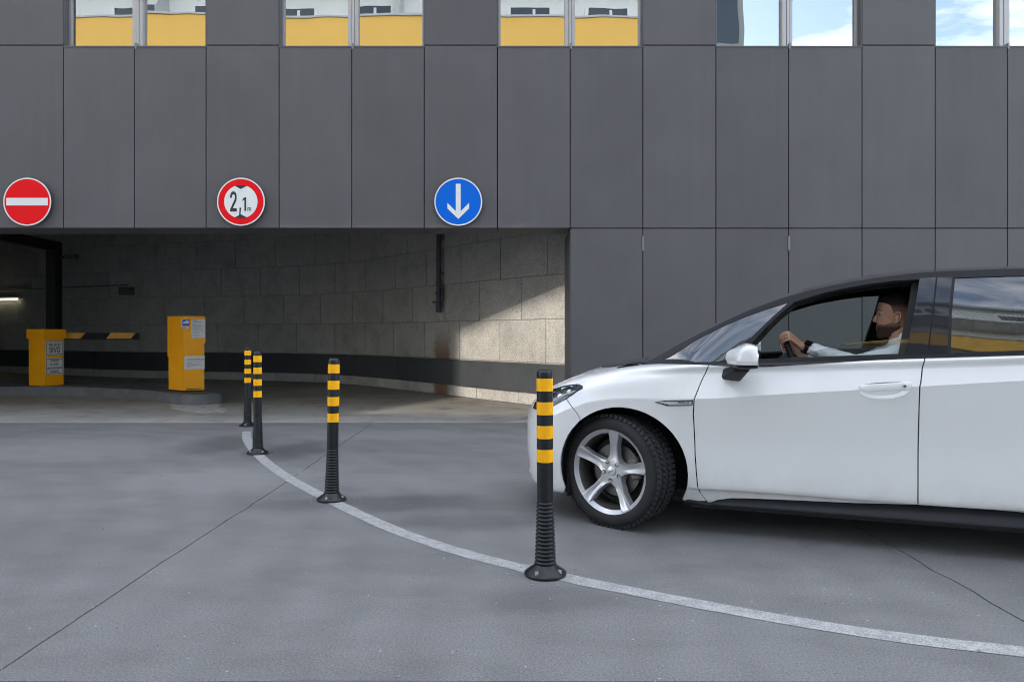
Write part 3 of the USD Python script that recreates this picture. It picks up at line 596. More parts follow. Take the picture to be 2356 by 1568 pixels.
# ---------------------------------------------------------------- bollards
M['rubber'] = pm('rubber', (.0075, .0085, .010), rough=.34, spec=.35, var=.25, vscale=20, mottle=(45, .55, .9, (.022, .024, .026)))
M['band'] = pm('band', (.92, .43, .006), rough=.38, spec=.2, var=.06, vscale=40, mottle=(55, .60, .80, (.42, .22, .03)), bump=.08, bscale=700, bdist=.0006)
M['bolt'] = pm('bolt', (.42, .42, .42), rough=.4, metal=.7)
def bollard(x, y, label, lean, rot, sc=1.0):
    t = thing('bollard', label, 'bollard', (x, y, .0), rot, group='striped bollards along the curved line')
    xf = stage.GetPrimAtPath(t)
    UsdGeom.Xformable(xf).AddRotateYOp().Set(lean); UsdGeom.Xformable(xf).AddScaleOp().Set(Gf.Vec3f(1, 1, sc))
    prof = [(.001, .978), (.028, .990)][:0] + [(.0395, .36), (.0395, .965), (.0375, .982), (.030, .990), (.029, .994), (.001, .996)]
    part('post', lathe(prof, 36), M['rubber'], t, local=True, smooth=35)
    rib = [(.0395, .362)]; n = 16
    for k in range(n):
        z = .36 - k * .019; r = .0395 + .0105 * (k / n)
        rib += [(r - .0025, z - .002), (r - .002, z - .006), (r + .0028, z - .010), (r + .0028, z - .014), (r - .001, z - .018)]
    rib += [(.0500, .056), (.0505, .050), (.056, .046)]
    part('ribbed_sleeve', lathe(rib[::-1], 36), M['rubber'], t, local=True, smooth=50)
    fl = lathe([(.093, .004), (.101, .004), (.102, .012), (.098, .018), (.080, .030), (.060, .044), (.054, .054), (.045, .058)], 40)
    part('base_flange', fl, M['rubber'], t, local=True, smooth=40)
    for k in range(4):
        a = math.radians(45 + 90 * k)
        part('bolt', lathe([(.001, .036), (.009, .036), (.010, .024), (.0125, .023), (.0125, .018), (.001, .017)], 12, (.079 * math.cos(a), .079 * math.sin(a), 0)), M['bolt'], t, local=True)
    for z1 in (.952, .838, .724, .610): part('band', lathe([(.0398, z1 - .062), (.0402, z1 - .0615), (.0402, z1 - .0005), (.0398, z1)], 36), M['band'], t, local=True)
bollard(.162, 3.478, 'nearest striped bollard, in front of the car nose', -.2, .2)
bollard(-1.264, 5.03, 'leaning striped bollard standing alone mid picture', .9, .55)
bollard(-2.47, 6.97, 'third striped bollard, front one of the overlapping pair', -.2, .1)
bollard(-3.33, 9.03, 'farthest striped bollard, half hidden behind the third one', .2, .8)

# ---------------------------------------------------------------- loose grit on the street
gr = np.random.default_rng(9); gm = []
for k in range(330):
    y = 2.4 + 6.8 * gr.random()**1.4; x = gr.uniform(-.72, .72) * y
    r = gr.uniform(.0025, .0065) * (1.6 if gr.random() < .06 else 1)
    t_ = trimesh.creation.icosahedron(); t_.vertices *= gr.uniform(.6, 1.2, (12, 1)) * r * np.array([1, 1, .6]); t_.apply_translation((x, y, r * .35)); gm.append(t_)
for bx, by in ((.162, 3.478), (-1.264, 5.03), (-2.47, 6.97)):
    for k in range(26):
        a, d_ = gr.uniform(0, 6.28), gr.uniform(.105, .20); r = gr.uniform(.003, .008)
        t_ = trimesh.creation.icosahedron(); t_.vertices *= gr.uniform(.6, 1.2, (12, 1)) * r * np.array([1, 1, .6]); t_.apply_translation((bx + d_ * math.cos(a), by + d_ * math.sin(a), r * .35)); gm.append(t_)
M['grit'] = pm('grit', (.27, .27, .265), rough=.9, var=.4, vscale=30)
tag(stage.GetPrimAtPath(part('grit', joined(*gm), M['grit'], smooth=False)), 'tiny pale stone grit scattered over the grey asphalt', 'grit', kind='stuff')
# ---------------------------------------------------------------- across the street, seen in the windows
M['render_white'] = pm('render_white', (.84, .84, .82), rough=.85, spec=.2, var=.03, vscale=1)
M['balcony_orange'] = pm('balcony_orange', (.85, .50, .12), rough=.7, spec=.2, var=.04, vscale=1)
M['far_glass'] = pm('far_glass', (.04, .05, .06), rough=.12, spec=.5)
M['coping'] = pm('coping', (.45, .46, .46), rough=.5)
YO = -8.5
hb = thing('apartment_house', 'white house across the street with orange balcony fronts, seen in the window reflections', 'building', (-10, YO, 0))
M['pale_render'] = pm('pale_render', (.74, .74, .73), rough=.8, var=.05, vscale=1)
HX0, HX1 = -34, 5.2
def upright(x0, x1, z0, z1, y, t, hole=None):
    p = sg.box(x0, z0, x1, z1)
    if hole: p = p.difference(sg.box(*hole))
    return prism(p, t, front(0, y, 0))
# invented opening in the front, shaped to send the low sun onto the garage wall
HOLE = (-12.1, 6.05, -8.75, 8.25)
part('wall', box(HX0, YO - .3, 11.3, HX1, YO, 17.0), M['render_white'], hb, smooth=False)
part('wall', joined(upright(HX0, HX1, 0, 11.298, YO, .3, None) if False else upright(HX0, HX1, 0, 11.298, YO - .3, -.3 if False else .3, HOLE)), M['pale_render'], hb, smooth=False)
part('back_wall', upright(HX0, HX1, 0, 17.0, YO - 8, .3, (-19.5, 6.5, -9.5, 13.0)), M['pale_render'], hb, smooth=False)  # rear opening likewise added so the sunbeam passes through the house
part('end_wall', joined(box(HX0, YO - 8, 0, HX0 + .3, YO - .302, 17), box(HX1 - .3, YO - 8, 0, HX1, YO - .302, 17)), M['pale_render'], hb, smooth=False)
part('roof_edge', box(HX0 - .2, YO - 8.2, 17.003, HX1 + .1, YO + .25, 17.25, .02), M['coping'], hb)
nb_ = thing('neighbour_house', 'added grey stand-in for the shaded end of the white house across the street, seen in the window reflections', 'building', (6.8, YO, 0))
part('wall', box(5.25, YO - 8, 0, 8.6, YO + .2, 16.2), pm('neighbour_render', (.26, .27, .26), rough=.85, var=.08, vscale=1), nb_, smooth=False)  # its grey stands in for shade on the end of the white house
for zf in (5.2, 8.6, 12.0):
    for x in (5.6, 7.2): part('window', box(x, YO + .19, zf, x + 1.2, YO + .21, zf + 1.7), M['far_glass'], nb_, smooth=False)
for zf, mat in ((4.4, 'pale_render'), (8.35, 'pale_render'), (11.42, 'balcony_orange'), (14.5, None)):
    part('balcony_floor', box(-34, YO, zf, HX1, YO + 1.098, zf + .16), M['pale_render' if zf < 11 else 'render_white'], hb, smooth=False)
    if mat:
        part('balcony_front', box(-34, YO + 1.1, zf, HX1, YO + 1.2, zf + 1.12, .01), M[mat], hb)
        part('coping', box(-34, YO + 1.08, zf + 1.123, HX1, YO + 1.24, zf + 1.20, .01), M['coping'], hb)
    else:
        part('railing', joined(box(-34, YO + 1.05, zf + .95, HX1, YO + 1.10, zf + 1.0), *[box(x, YO + 1.06, zf + .16, x + .025, YO + 1.09, zf + .95) for x in np.arange(-33.9, HX1, .14)]), M['coping'], hb, smooth=False)
    for k in range(13):
        x = -32.6 + k * 2.95
        if zf < 5: continue
        w = part('window', box(x, YO - .03, zf + .55, x + 1.6, YO + .012, zf + 2.0), M['far_glass'], hb, smooth=False)
        part('frame', joined(box(x - .06, YO + .002, zf + .5, x + .06, YO + .05, zf + 2.0), box(x + 1.54, YO + .002, zf + .5, x + 1.66, YO + .05, zf + 2.0), box(x + .9, YO + .014, zf + .56, x + 1.0, YO + .05, zf + 1.92)), M['render_white'], w, smooth=False)
    for k in range(4):
        if zf < 11: continue
        x = -30.6 + k * 8.85
        part('screen', prism(sg.Polygon([(0, 0), (1.05, 0), (1.05, .5), (0, 2.2)]), .04, np.array([[0, 0, 1, x], [1, 0, 0, YO + .02], [0, 1, 0, zf + 1.0], [0, 0, 0, 1.0]])), M['coping'], hb, smooth=False)


for k in range(27): part('louvre', box(-12.1 + .124 * k, YO - .20, 6.05, -12.1 + .124 * k + .052, YO - .14, 8.25), M['coping'], hb, smooth=False)  # slats added across the invented opening to weaken the sunbeam
# ---------------------------------------------------------------- car surfaces (u: metres behind the front axle, v: metres to the driver's side, z: up)
from scipy.interpolate import PchipInterpolator as _PC
CAR_X, CAR_Y, CAR_YAW = 0.9456, 5.1046, math.radians(-19.5)
# stations u and the (v, z) of section points 0..7: sill bottom, rocker, low door, mid door, crease, shoulder, belt or bonnet edge, bonnet middle line
_ST = [
 (-.845, [(0,.40),(0,.43),(0,.47),(0,.51),(0,.55),(0,.585),(0,.60),(0,.61)]),
 (-.835, [(.12,.29),(.13,.32),(.15,.40),(.16,.48),(.155,.57),(.13,.605),(.10,.625),(0,.632)]),
 (-.81, [(.26,.23),(.28,.26),(.31,.36),(.325,.47),(.315,.58),(.27,.625),(.20,.648),(0,.658)]),
 (-.76, [(.40,.19),(.435,.22),(.47,.34),(.485,.46),(.475,.60),(.415,.660),(.31,.69),(0,.702)]),
 (-.68, [(.525,.17),(.57,.20),(.615,.33),(.63,.46),(.62,.615),(.555,.695),(.42,.738),(0,.752)]),
 (-.58, [(.645,.165),(.69,.20),(.73,.34),(.745,.48),(.742,.635),(.672,.742),(.515,.795),(0,.812)]),
 (-.45, [(.755,.165),(.80,.20),(.84,.36),(.855,.51),(.855,.66),(.78,.792),(.60,.85),(0,.872)]),
 (-.30, [(.79,.165),(.835,.21),(.872,.38),(.886,.55),(.892,.715),(.82,.842),(.64,.90),(0,.928)]),
 (-.15, [(.80,.165),(.85,.22),(.882,.40),(.898,.58),(.908,.765),(.845,.882),(.675,.935),(0,.965)]),
 (0.0, [(.80,.165),(.855,.23),(.885,.41),(.902,.60),(.914,.785),(.865,.905),(.70,.965),(0,.99)]),
 (.20, [(.80,.165),(.86,.24),(.885,.40),(.898,.60),(.912,.79),(.872,.92),(.755,.985),(0,1.01)]),
 (.45, [(.80,.165),(.838,.255),(.862,.30),(.873,.55),(.907,.795),(.842,.93),(.812,.992),(.45,1.0)]),
 (.80, [(.80,.165),(.815,.262),(.860,.295),(.873,.56),(.908,.826),(.850,.945),(.821,1.004),(.5,1.0)]),
 (1.56,[(.80,.165),(.815,.262),(.858,.292),(.872,.58),(.910,.893),(.867,.98),(.840,1.036),(.5,1.0)]),
 (2.10,[(.80,.165),(.815,.262),(.858,.30),(.873,.60),(.912,.938),(.877,1.01),(.851,1.062),(.5,1.02)]),
 (2.77,[(.80,.175),(.86,.25),(.885,.42),(.898,.64),(.908,.965),(.885,1.05),(.85,1.10),(.5,1.06)]),
 (3.10,[(.76,.20),(.81,.26),(.85,.43),(.868,.66),(.87,.97),(.845,1.05),(.80,1.10),(.5,1.06)]),
 (3.30,[(.68,.24),(.73,.29),(.775,.45),(.80,.67),(.80,.97),(.77,1.05),(.72,1.09),(.45,1.06)]),
 (3.40,[(.55,.28),(.60,.33),(.66,.47),(.69,.67),(.68,.95),(.64,1.03),(.58,1.06),(.35,1.05)]),
 (3.43,[(.30,.33),(.35,.38),(.40,.50),(.42,.67),(.41,.90),(.36,.98),(.30,1.0),(.2,1.0)]),
 (3.435,[(0,.36),(0,.42),(0,.52),(0,.67),(0,.85),(0,.92),(0,.94),(0,.95)]),
]
_su = np.array([s[0] for s in _ST]); _sp = np.array([s[1] for s in _ST], float)
# a stretched coordinate near both ends keeps the rounding of nose and tail smooth
def _stretch(u):
    u = np.asarray(u, float)
    a = np.clip((u + .845) / .545, 0, 1); b = np.clip((3.435 - u) / .435, 0, 1)
    q = np.where(u < -.3, -.845 + .545 * np.sqrt(a), u)
    return np.where(u > 3.0, 3.435 - .435 * np.sqrt(b), q)
_sec = _PC(_stretch(_su), _sp.reshape(len(_su), -1), axis=0)
def body_pt(u, b):
    """Point (u, v, z) of the lower body; b runs 0..7 over the section points, creased at b = 4."""
    u = np.atleast_1d(np.asarray(u, float)); b = np.atleast_1d(np.asarray(b, float))
    P = _sec(_stretch(np.clip(u, -.845, 3.435))).reshape(-1, 8, 2)
    out = np.zeros((len(u), 2))
    i = np.clip(np.floor(b).astype(int), 0, 6); t = (b - i)[:, None]
    k = np.arange(len(u))
    p1, p2 = P[k, i], P[k, i + 1]
    brk = lambda j: (j == 4)
    p0 = np.where(((i == 0) | (i == 4))[:, None], p1 - (p2 - p1), P[k, np.maximum(i - 1, 0)])
    p3 = np.where(((i == 6) | (i == 3))[:, None], p2 + (p2 - p1), P[k, np.minimum(i + 2, 7)])
    top = (i == 6)[:, None]                       # level at the middle line
    p3 = np.where(top, np.stack([-p1[:, 0], p1[:, 1]], 1), p3)
    h = .5 * ((2*p1) + (p2 - p0)*t + (2*p0 - 5*p1 + 4*p2 - p3)*t**2 + (-p0 + 3*p1 - 3*p2 + p3)*t**3)
    uc = np.clip(u, -.845, 3.435); uc = uc + .055 * np.clip((-.3 - uc) / .545, 0, 1)**2
    return np.column_stack([uc, np.maximum(h[:, 0], 0), h[:, 1]])
# roof rail: u, v, z
_RL = np.array([(-.10,.69,.885),(.0,.71,.93),(.1,.72,.98),(.2,.72,1.032),(.326,.715,1.105),(.532,.70,1.213),(.716,.685,1.30),(.939,.665,1.382),(1.19,.647,1.445),(1.41,.637,1.481),(1.68,.628,1.506),(2.08,.62,1.512),(2.5,.612,1.50),(2.8,.603,1.465),(3.15,.59,1.395),(3.3,.57,1.345)])
_rail = _PC(_RL[:, 0], _RL[:, 1:], axis=0)
def belt_pt(u):
    return body_pt(u, np.full(np.shape(np.atleast_1d(u)), 6.0))
def glass_pt(u, t):
    """Side of the greenhouse: t = 0 at the belt, 1 at the roof rail."""
    u = np.atleast_1d(np.asarray(u, float)); t = np.atleast_1d(np.asarray(t, float))
    B = belt_pt(u); R = _rail(np.clip(u, -.10, 3.3))
    v = B[:, 1] + (R[:, 0] - B[:, 1]) * t + .009 * 4 * t * (1 - t) * np.clip((R[:,1]-B[:,2])/.45, 0, 1)
    z = B[:, 2] + (R[:, 1] - B[:, 2]) * t
    return np.column_stack([u, v, z])
def roof_pt(u, q):
    """Windscreen and roof: q = 1 at the driver's rail, 0 on the middle line, -1 at the far rail."""
    u = np.atleast_1d(np.asarray(u, float)); q = np.atleast_1d(np.asarray(q, float))
    R = _rail(np.clip(u, -.10, 3.3))
    lift = np.interp(u, [-.1, .25, .9, 1.4, 3.0], [.03, .038, .042, .05, .045])
    return np.column_stack([u, R[:, 0] * q, R[:, 1] + lift * (1 - np.abs(q)**2.6)])
# ---------------------------------------------------------------- the car
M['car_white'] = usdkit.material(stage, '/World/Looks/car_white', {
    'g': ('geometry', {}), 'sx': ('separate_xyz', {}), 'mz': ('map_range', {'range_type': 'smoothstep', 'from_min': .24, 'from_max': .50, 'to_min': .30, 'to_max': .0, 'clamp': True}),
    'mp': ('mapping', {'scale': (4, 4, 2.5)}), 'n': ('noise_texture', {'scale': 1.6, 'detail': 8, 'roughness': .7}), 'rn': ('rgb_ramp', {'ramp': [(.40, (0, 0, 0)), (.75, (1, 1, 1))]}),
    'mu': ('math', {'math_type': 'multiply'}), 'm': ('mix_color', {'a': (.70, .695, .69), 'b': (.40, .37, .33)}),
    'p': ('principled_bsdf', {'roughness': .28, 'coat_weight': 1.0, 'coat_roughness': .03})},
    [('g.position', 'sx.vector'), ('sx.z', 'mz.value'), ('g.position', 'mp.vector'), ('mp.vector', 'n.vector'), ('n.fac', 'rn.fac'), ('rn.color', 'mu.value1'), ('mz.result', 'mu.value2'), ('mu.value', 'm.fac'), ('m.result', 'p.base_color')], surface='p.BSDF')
M['car_black'] = pm('car_black', (.006, .006, .008), rough=.10, spec=.45, coat=.5)
M['car_trim'] = pm('car_trim', (.010, .0105, .012), rough=.45, spec=.25, bump=.1, bscale=900, bdist=.0005)
M['car_sill'] = pm('car_sill', (.018, .019, .022), rough=.5, spec=.3, bump=.15, bscale=600, bdist=.0008)
M['pillar_gloss'] = pm('pillar_gloss', (.004, .005, .009), rough=.03, spec=.6)
M['lining'] = pm('lining', (.018, .018, .019), rough=.8, spec=.3)
M['seat'] = pm('seat', (.035, .036, .040), rough=.85, spec=.2)
M['car_glass'] = glass('car_glass', (.38, .44, .44), 2.1)
M['car_glass_front'] = glass('car_glass_front', (.66, .74, .72), 1.65)
M['tyre'] = pm('tyre', (.021, .021, .022), rough=.75, spec=.3, var=.3, vscale=9, bump=.1, bscale=300)
M['rim'] = pm('rim', (.50, .50, .52), rough=.30, metal=.55, spec=.5, coat=.4)
M['rim_dark'] = pm('rim_dark', (.20, .195, .19), rough=.45, metal=.7)
M['disc'] = pm('disc', (.13, .125, .12), rough=.42, metal=.8)
M['caliper'] = pm('caliper', (.12, .12, .12), rough=.5, metal=.4)
M['barrel'] = pm('barrel', (.16, .15, .14), rough=.4, metal=.7)
M['hub_dark'] = pm('hub_dark', (.012, .012, .012), rough=.8)
M['lamp_clear'] = usdkit.material(stage, '/World/Looks/lamp_clear', {'f': ('fresnel', {'IOR': 1.6}), 't': ('transparent_bsdf', {'color': (.9, .93, .95)}), 'g': ('glossy_bsdf', {'roughness': .02}), 'm': ('mix_closure', {})}, [('f.fac', 'm.fac'), ('t.BSDF', 'm.closure1'), ('g.BSDF', 'm.closure2')], surface='m.closure')
M['chrome'] = pm('chrome', (.75, .76, .78), rough=.12, metal=1.0)
M['badge'] = pm('badge', (.62, .62, .63), rough=.3, metal=.6)
M['indicator'] = pm('indicator', (.62, .62, .62), rough=.2, coat=.8)
M['rear_red'] = pm('rear_red', (.25, .005, .008), rough=.2, coat=.6)
CL = (CAR_X, CAR_Y, 0)
car = thing('car', 'white hatchback with black roof turning right towards the garage entry', 'car', CL, CAR_YAW)
def loc(P): P = np.asarray(P, float); return np.column_stack([P[:, 0], -P[:, 1], P[:, 2]])      # (u, v, z) to the car's own axes
def flip(m):
    m = m.copy(); m.vertices[:, 1] *= -1; m.faces = m.faces[:, ::-1]; return m
def patch(poly, fn, du=.03, dv=.12, depth=.014, lift=0.0, shrink=0.0):
    """A panel of a car surface: the polygon in the surface's own two coordinates, cut to cells, lifted to 3-D, its rim turned inwards."""
    P = sg.Polygon(poly).buffer(0)
    P = sg.Polygon(P.exterior.segmentize(.05).coords, [h.coords for h in P.interiors])
    x0, y0, x1, y1 = P.bounds
    xs = np.arange(math.floor(x0 / du) * du, x1 + du, du)
    if x0 < -.6: xs = np.unique(np.r_[xs[xs > -.6], -.845 + .245 * np.linspace(0, 1, 18)**2])
    if x1 > 3.1: xs = np.unique(np.r_[xs[xs < 3.1], 3.435 - .335 * np.linspace(0, 1, 16)**2])
    ys = np.unique(np.r_[np.arange(math.floor(y0 / dv) * dv, y1 + dv, dv), [k for k in range(0, 8) if y1 > 1.5]])
    pp = shapely.prepared.prep(P); V, F, idx = [], [], {}
    def vi(p):
        k = (round(p[0], 6), round(p[1], 6))
        if k not in idx: idx[k] = len(V); V.append(k)
        return idx[k]
    for a, b in zip(xs[:-1], xs[1:]):
        for c, d in zip(ys[:-1], ys[1:]):
            cell = sg.box(a, c, b, d)
            if pp.contains(cell):
                q = [vi(p) for p in ((a, c), (b, c), (b, d), (a, d))]; F += [(q[0], q[1], q[2]), (q[0], q[2], q[3])]
            elif pp.intersects(cell):
                g = cell.intersection(P)
                for h in getattr(g, 'geoms', [g]):
                    if h.geom_type == 'Polygon' and h.area > 1e-9:
                        tv, tf = trimesh.creation.triangulate_polygon(h, engine='earcut')
                        ids = [vi(p) for p in tv]
                        F += [tuple(ids[i] for i in t) for t in tf]
    V = np.array(V); F = np.array([f for f in F if len(set(f)) == 3])
    e = 1e-3
    X = loc(fn(V[:, 0], V[:, 1])); Xu = loc(fn(V[:, 0] + e, V[:, 1])) - loc(fn(V[:, 0] - e, V[:, 1])); Xv = loc(fn(V[:, 0], V[:, 1] + e)) - loc(fn(V[:, 0], V[:, 1] - e))
    N = np.cross(Xu, Xv); l = np.linalg.norm(N, axis=1, keepdims=True); N = N / np.maximum(l, 1e-12)
    # outwards: away from the car's middle
    c = np.array([1.3, 0, .55]); out = X - c; out[:, 0] *= .35
    sgn = np.sign((N * out).sum(1).sum()) or 1; N *= sgn
    X = X + N * lift
    tri = X[F]; fnm = np.cross(tri[:, 1] - tri[:, 0], tri[:, 2] - tri[:, 0])
    keep = np.linalg.norm(fnm, axis=1) > 1e-10; F = F[keep]; fnm = fnm[keep]
    bad = (fnm * N[F[:, 0]]).sum(1) < 0; F[bad] = F[bad][:, ::-1]
    # rim
    ed = {}
    for f in F:
        for i in range(3): ed[(f[i], f[(i + 1) % 3])] = 1
    bd = [k for k in ed if (k[1], k[0]) not in ed]
    n0 = len(X); used = sorted({i for k in bd for i in k}); mp = {i: n0 + j for j, i in enumerate(used)}
    R = X[used] - N[used] * depth
    RF = [t for a, b in bd for t in ((a, mp[a], b), (b, mp[a], mp[b]))]
    t = trimesh.Trimesh(np.vstack([X, R]), np.vstack([F, np.array(RF, int).reshape(-1, 3)]), process=False); t.update_faces(t.area_faces > 1e-12); return t
def cpart(name, mesh, mat, parent=None, **kw): return part(name, mesh, mat, parent or car, local=True, **{'smooth': 20 if mat is M['car_white'] else 38, **kw})
both = lambda m: joined(m, flip(m))
def b_of(u, z):
    bs = np.linspace(0, 6, 601); zz_ = body_pt(np.full(601, u), bs)[:, 2]
    return float(np.interp(z, zz_, bs))
def arch(uc, R, a0, a1, n=30):
    return [(uc + R * math.cos(a), b_of(uc + R * math.cos(a), .345 + R * math.sin(a))) for a in np.radians(np.linspace(a0, a1, n))]
g = .0032
G1 = [(.487, .30), (.451, .85), (.438, 2.07), (.427, 2.69), (.424, 3.15), (.419, 3.63), (.425, 3.99), (.447, 4.41), (.483, 5.09), (.503, 5.78)]
G2 = [(1.584, .96), (1.566, 2.0), (1.565, 2.85), (1.565, 3.54), (1.566, 3.99), (1.575, 4.35), (1.60, 6.03)]
BL = [(.12, 6.04), (.42, 5.9), (.503, 5.78), (.6, 5.62), (.8, 5.47), (1.05, 5.62), (1.32, 5.85), (1.60, 6.03), (2.45, 6.03), (3.435, 6.03)]
bl = lambda a, b: [(a, np.interp(a, *zip(*BL)))] + [p for p in BL if a < p[0] < b] + [(b, np.interp(b, *zip(*BL)))]
WB = [(.492, .14), (.547, .40), (.624, .55), (.944, .66), (1.26, .76), (1.584, .96), (1.83, 1.0), (2.05, .95), (2.25, .75), (2.385, .30)]
AF = arch(0, .387, 200, -14)          # front arch from nose side over the top to the sill
sh = lambda pts, d: [(a + d, b) for a, b in pts]
HL = [(-.52, 5.278), (-.463, 5.329), (-.395, 5.245), (-.287, 5.073), (-.247, 4.856), (-.244, 4.744), (-.277, 4.687), (-.346, 4.482), (-.435, 4.40), (-.52, 4.34), (-.60, 4.42), (-.66, 4.62), (-.655, 4.95), (-.60, 5.18)]
hlp = sg.Polygon(HL).buffer(0)
seam = [(-.346, 4.478), (-.341, 4.46), (-.303, 4.09), (-.262, 3.70), (-.245, 3.462)]
# wings
af = [p for p in AF if p[0] > -.245]
wing = sg.Polygon([(.350, .30), (.40, .24)] + sh(G1, -g) + [(.42, 5.9), (.12, 6.05), (-.2, 6.08), (-.45, 6.08), (-.50, 5.5), (-.50, 5.30)] + [(-.463, 5.329), (-.395, 5.245), (-.287, 5.073), (-.247, 4.856), (-.244, 4.744), (-.277, 4.687), (-.343, 4.49)] + seam[1:] + af).buffer(0)
wing = wing.difference(hlp.buffer(.004))
def biggest(p): return max(getattr(p, 'geoms', [p]), key=lambda q: q.area)
wing = biggest(wing)
wm = patch(wing.exterior.coords, body_pt)
wl_ = cpart('front_wing', wm, M['car_white']); wr_ = cpart('front_wing', flip(wm), M['car_white'])
# bumper
ab = [p for p in AF if p[0] <= -.245]
# lamps sit in the bumper's upper edge; bonnet above
bon_edge = [(-.45, 6.11), (-.53, 6.14), (-.60, 6.3), (-.66, 6.6), (-.69, 7.0)]
bump = sg.Polygon([(-.249, 3.462)] + [(a - .005, b) for a, b in seam[::-1]][1:-1] + [(-.50, 5.30), (-.505, 5.5), (-.457, 6.07)] + [(a - .006, b - .02) for a, b in bon_edge] + [(-.696, 7.0), (-.845, 7.0), (-.845, 0), (-.40, 0.02)] + ab).buffer(0)
bump = biggest(bump.difference(hlp.buffer(.0035)))
grille_p = sg.Polygon([(-.845, .5), (-.80, .9), (-.72, 1.2), (-.70, 2.0), (-.79, 2.5), (-.845, 2.6)])
bump = biggest(bump.difference(grille_p))
cpart('front_bumper', both(patch(bump.exterior.coords, body_pt)), M['car_white'])
cpart('lower_grille', both(patch(grille_p.exterior.coords, body_pt, lift=-.012)), M['car_trim'])
cowl_p = sg.Polygon([(-.285, 7), (-.275, 6.75), (-.23, 6.5), (-.13, 6.27), (.02, 6.13), (.10, 6.10), (.19, 6.10), (.19, 7)])
bon = biggest(sg.Polygon([(-.45, 6.115), (-.2, 6.115), (.10, 6.09), (.16, 6.5), (.17, 7.0)] + bon_edge[::-1]).buffer(0).difference(cowl_p.buffer(.003)))
cpart('bonnet', both(patch(bon.exterior.coords, body_pt, du=.04, dv=.1)), M['car_white'])
# black panel between bonnet and windscreen
cpart('cowl_panel', both(patch(cowl_p.exterior.coords, body_pt, du=.03, dv=.1, lift=.008)), M['car_black'])
# headlights
hl = patch(hlp.buffer(-.001).exterior.coords, body_pt, du=.02, dv=.06, lift=.0)
hb = patch(hlp.buffer(-.001).exterior.coords, body_pt, du=.03, dv=.1, lift=-.05)
rim_p = sg.Polygon(hlp.exterior.coords, [hlp.buffer(-.010).exterior.coords])
def seal(): 
    # black rubber line round the lamp
    pts = np.array(hlp.exterior.segmentize(.02).coords)[:-1]; X = loc(body_pt(pts[:, 0], pts[:, 1])); return tube(X, .0045, 6, closed=True)
for f in (lambda m: m, flip):
    h = cpart('headlight', f(hl), M['lamp_clear'])
    cpart('housing', f(hb), pm('lamp_housing' + ('' if f is not flip else '_far'), (.50, .51, .53), rough=.3, metal=.3), h)
    cpart('seal', f(seal()), M['car_black'], h)
    c = loc(body_pt(np.array([-.46]), np.array([4.78])))[0] + np.array([.05, .045, 0])
    cpart('lens', f(trimesh.creation.icosphere(2, .034, ).apply_translation(c)), M['chrome'], h)
    c2 = loc(body_pt(np.array([-.37]), np.array([4.80])))[0] + np.array([.03, .04, 0])
    cpart('lens', f(trimesh.creation.icosphere(2, .026).apply_translation(c2)), M['chrome'], h)
    strip_p = [(-.50, 4.62), (-.40, 4.72), (-.30, 4.83), (-.30, 4.90), (-.40, 4.86), (-.50, 4.78)]
    cpart('light_guide', f(patch(strip_p, body_pt, lift=-.02)), M['indicator'], h)
# doors
d1 = sg.Polygon(sh(G1, g) + bl(.51, 1.596)[1:] + sh(G2[::-1], -g) + [p for p in WB[::-1] if .49 < p[0] < 1.58] + [(.492, .2)]).buffer(0)
# handle bowl is cut out of the front door
def oval(cu, cb, ru, rbb, n=40, e=2.4): return [(cu + ru * np.sign(math.cos(t)) * abs(math.cos(t))**(2/e), cb + rbb * np.sign(math.sin(t)) * abs(math.sin(t))**(2/e)) for t in np.linspace(0, 2*np.pi, n, endpoint=False)]
G3 = [(2.375, .35), (2.39, 1.2), (2.43, 2.6), (2.455, 3.6), (2.47, 4.2), (2.49, 5.2), (2.50, 6.03)]
ARC = arch(2.77, .387, 194, -14)
d2 = sg.Polygon(sh(G2, g) + bl(1.604, 2.49) + sh(G3[::-1], -g) + [p for p in WB[::-1] if 1.6 < p[0] < 2.37]).buffer(0)
bowl = sg.Polygon(oval(1.404, 4.07, .127, .255))
bowl2 = sg.Polygon(oval(2.30, 4.07, .127, .255))
def door(poly, hole, uc, n):
    ring = poly.difference(hole)
    m = patch(ring.exterior.coords, body_pt) if not ring.interiors else None
    P = ring
    # cut through the bowl so that the outline stays simple: two halves joined
    x0, y0, x1, y1 = P.bounds; mid = hole.centroid.x
    L_, R_ = P.intersection(sg.box(x0 - 1, -1, mid, 9)), P.intersection(sg.box(mid, -1, x1 + 1, 9))
    m = joined(*[patch(biggest(q).exterior.coords, body_pt, depth=.0) for q in (L_, R_)])
    rim = patch(poly.exterior.coords, body_pt)
    return m
def rim_only(poly, depth=.016):
    pts = np.array(sg.Polygon(poly).exterior.segmentize(.03).coords)
    a = loc(body_pt(pts[:, 0], pts[:, 1])); b = a + np.array([0, depth, 0]); n_ = len(a)
    F = [t for i in range(n_ - 1) for t in ((i, i + 1, n_ + i), (i + 1, n_ + i + 1, n_ + i))]
    return trimesh.Trimesh(np.vstack([a, b]), F, process=False)
def bowl_mesh(hole):
    pts = np.array(hole.exterior.coords)[:-1]; c = np.array(hole.centroid.coords[0]); rings = []
    for s_, dpt in ((1, 0), (.93, .010), (.8, .020), (.5, .026), (.001, .028)):
        q = c + (pts - c) * s_; X = loc(body_pt(q[:, 0], q[:, 1])); X[:, 1] += dpt; rings.append(X)
    n_ = len(pts); F = []
    for i in range(len(rings) - 1):
        for k in range(n_):
            l = (k + 1) % n_; F += [(i*n_+k, i*n_+l, (i+1)*n_+l), (i*n_+k, (i+1)*n_+l, (i+1)*n_+k)]
    return trimesh.Trimesh(np.vstack(rings), F, process=False)
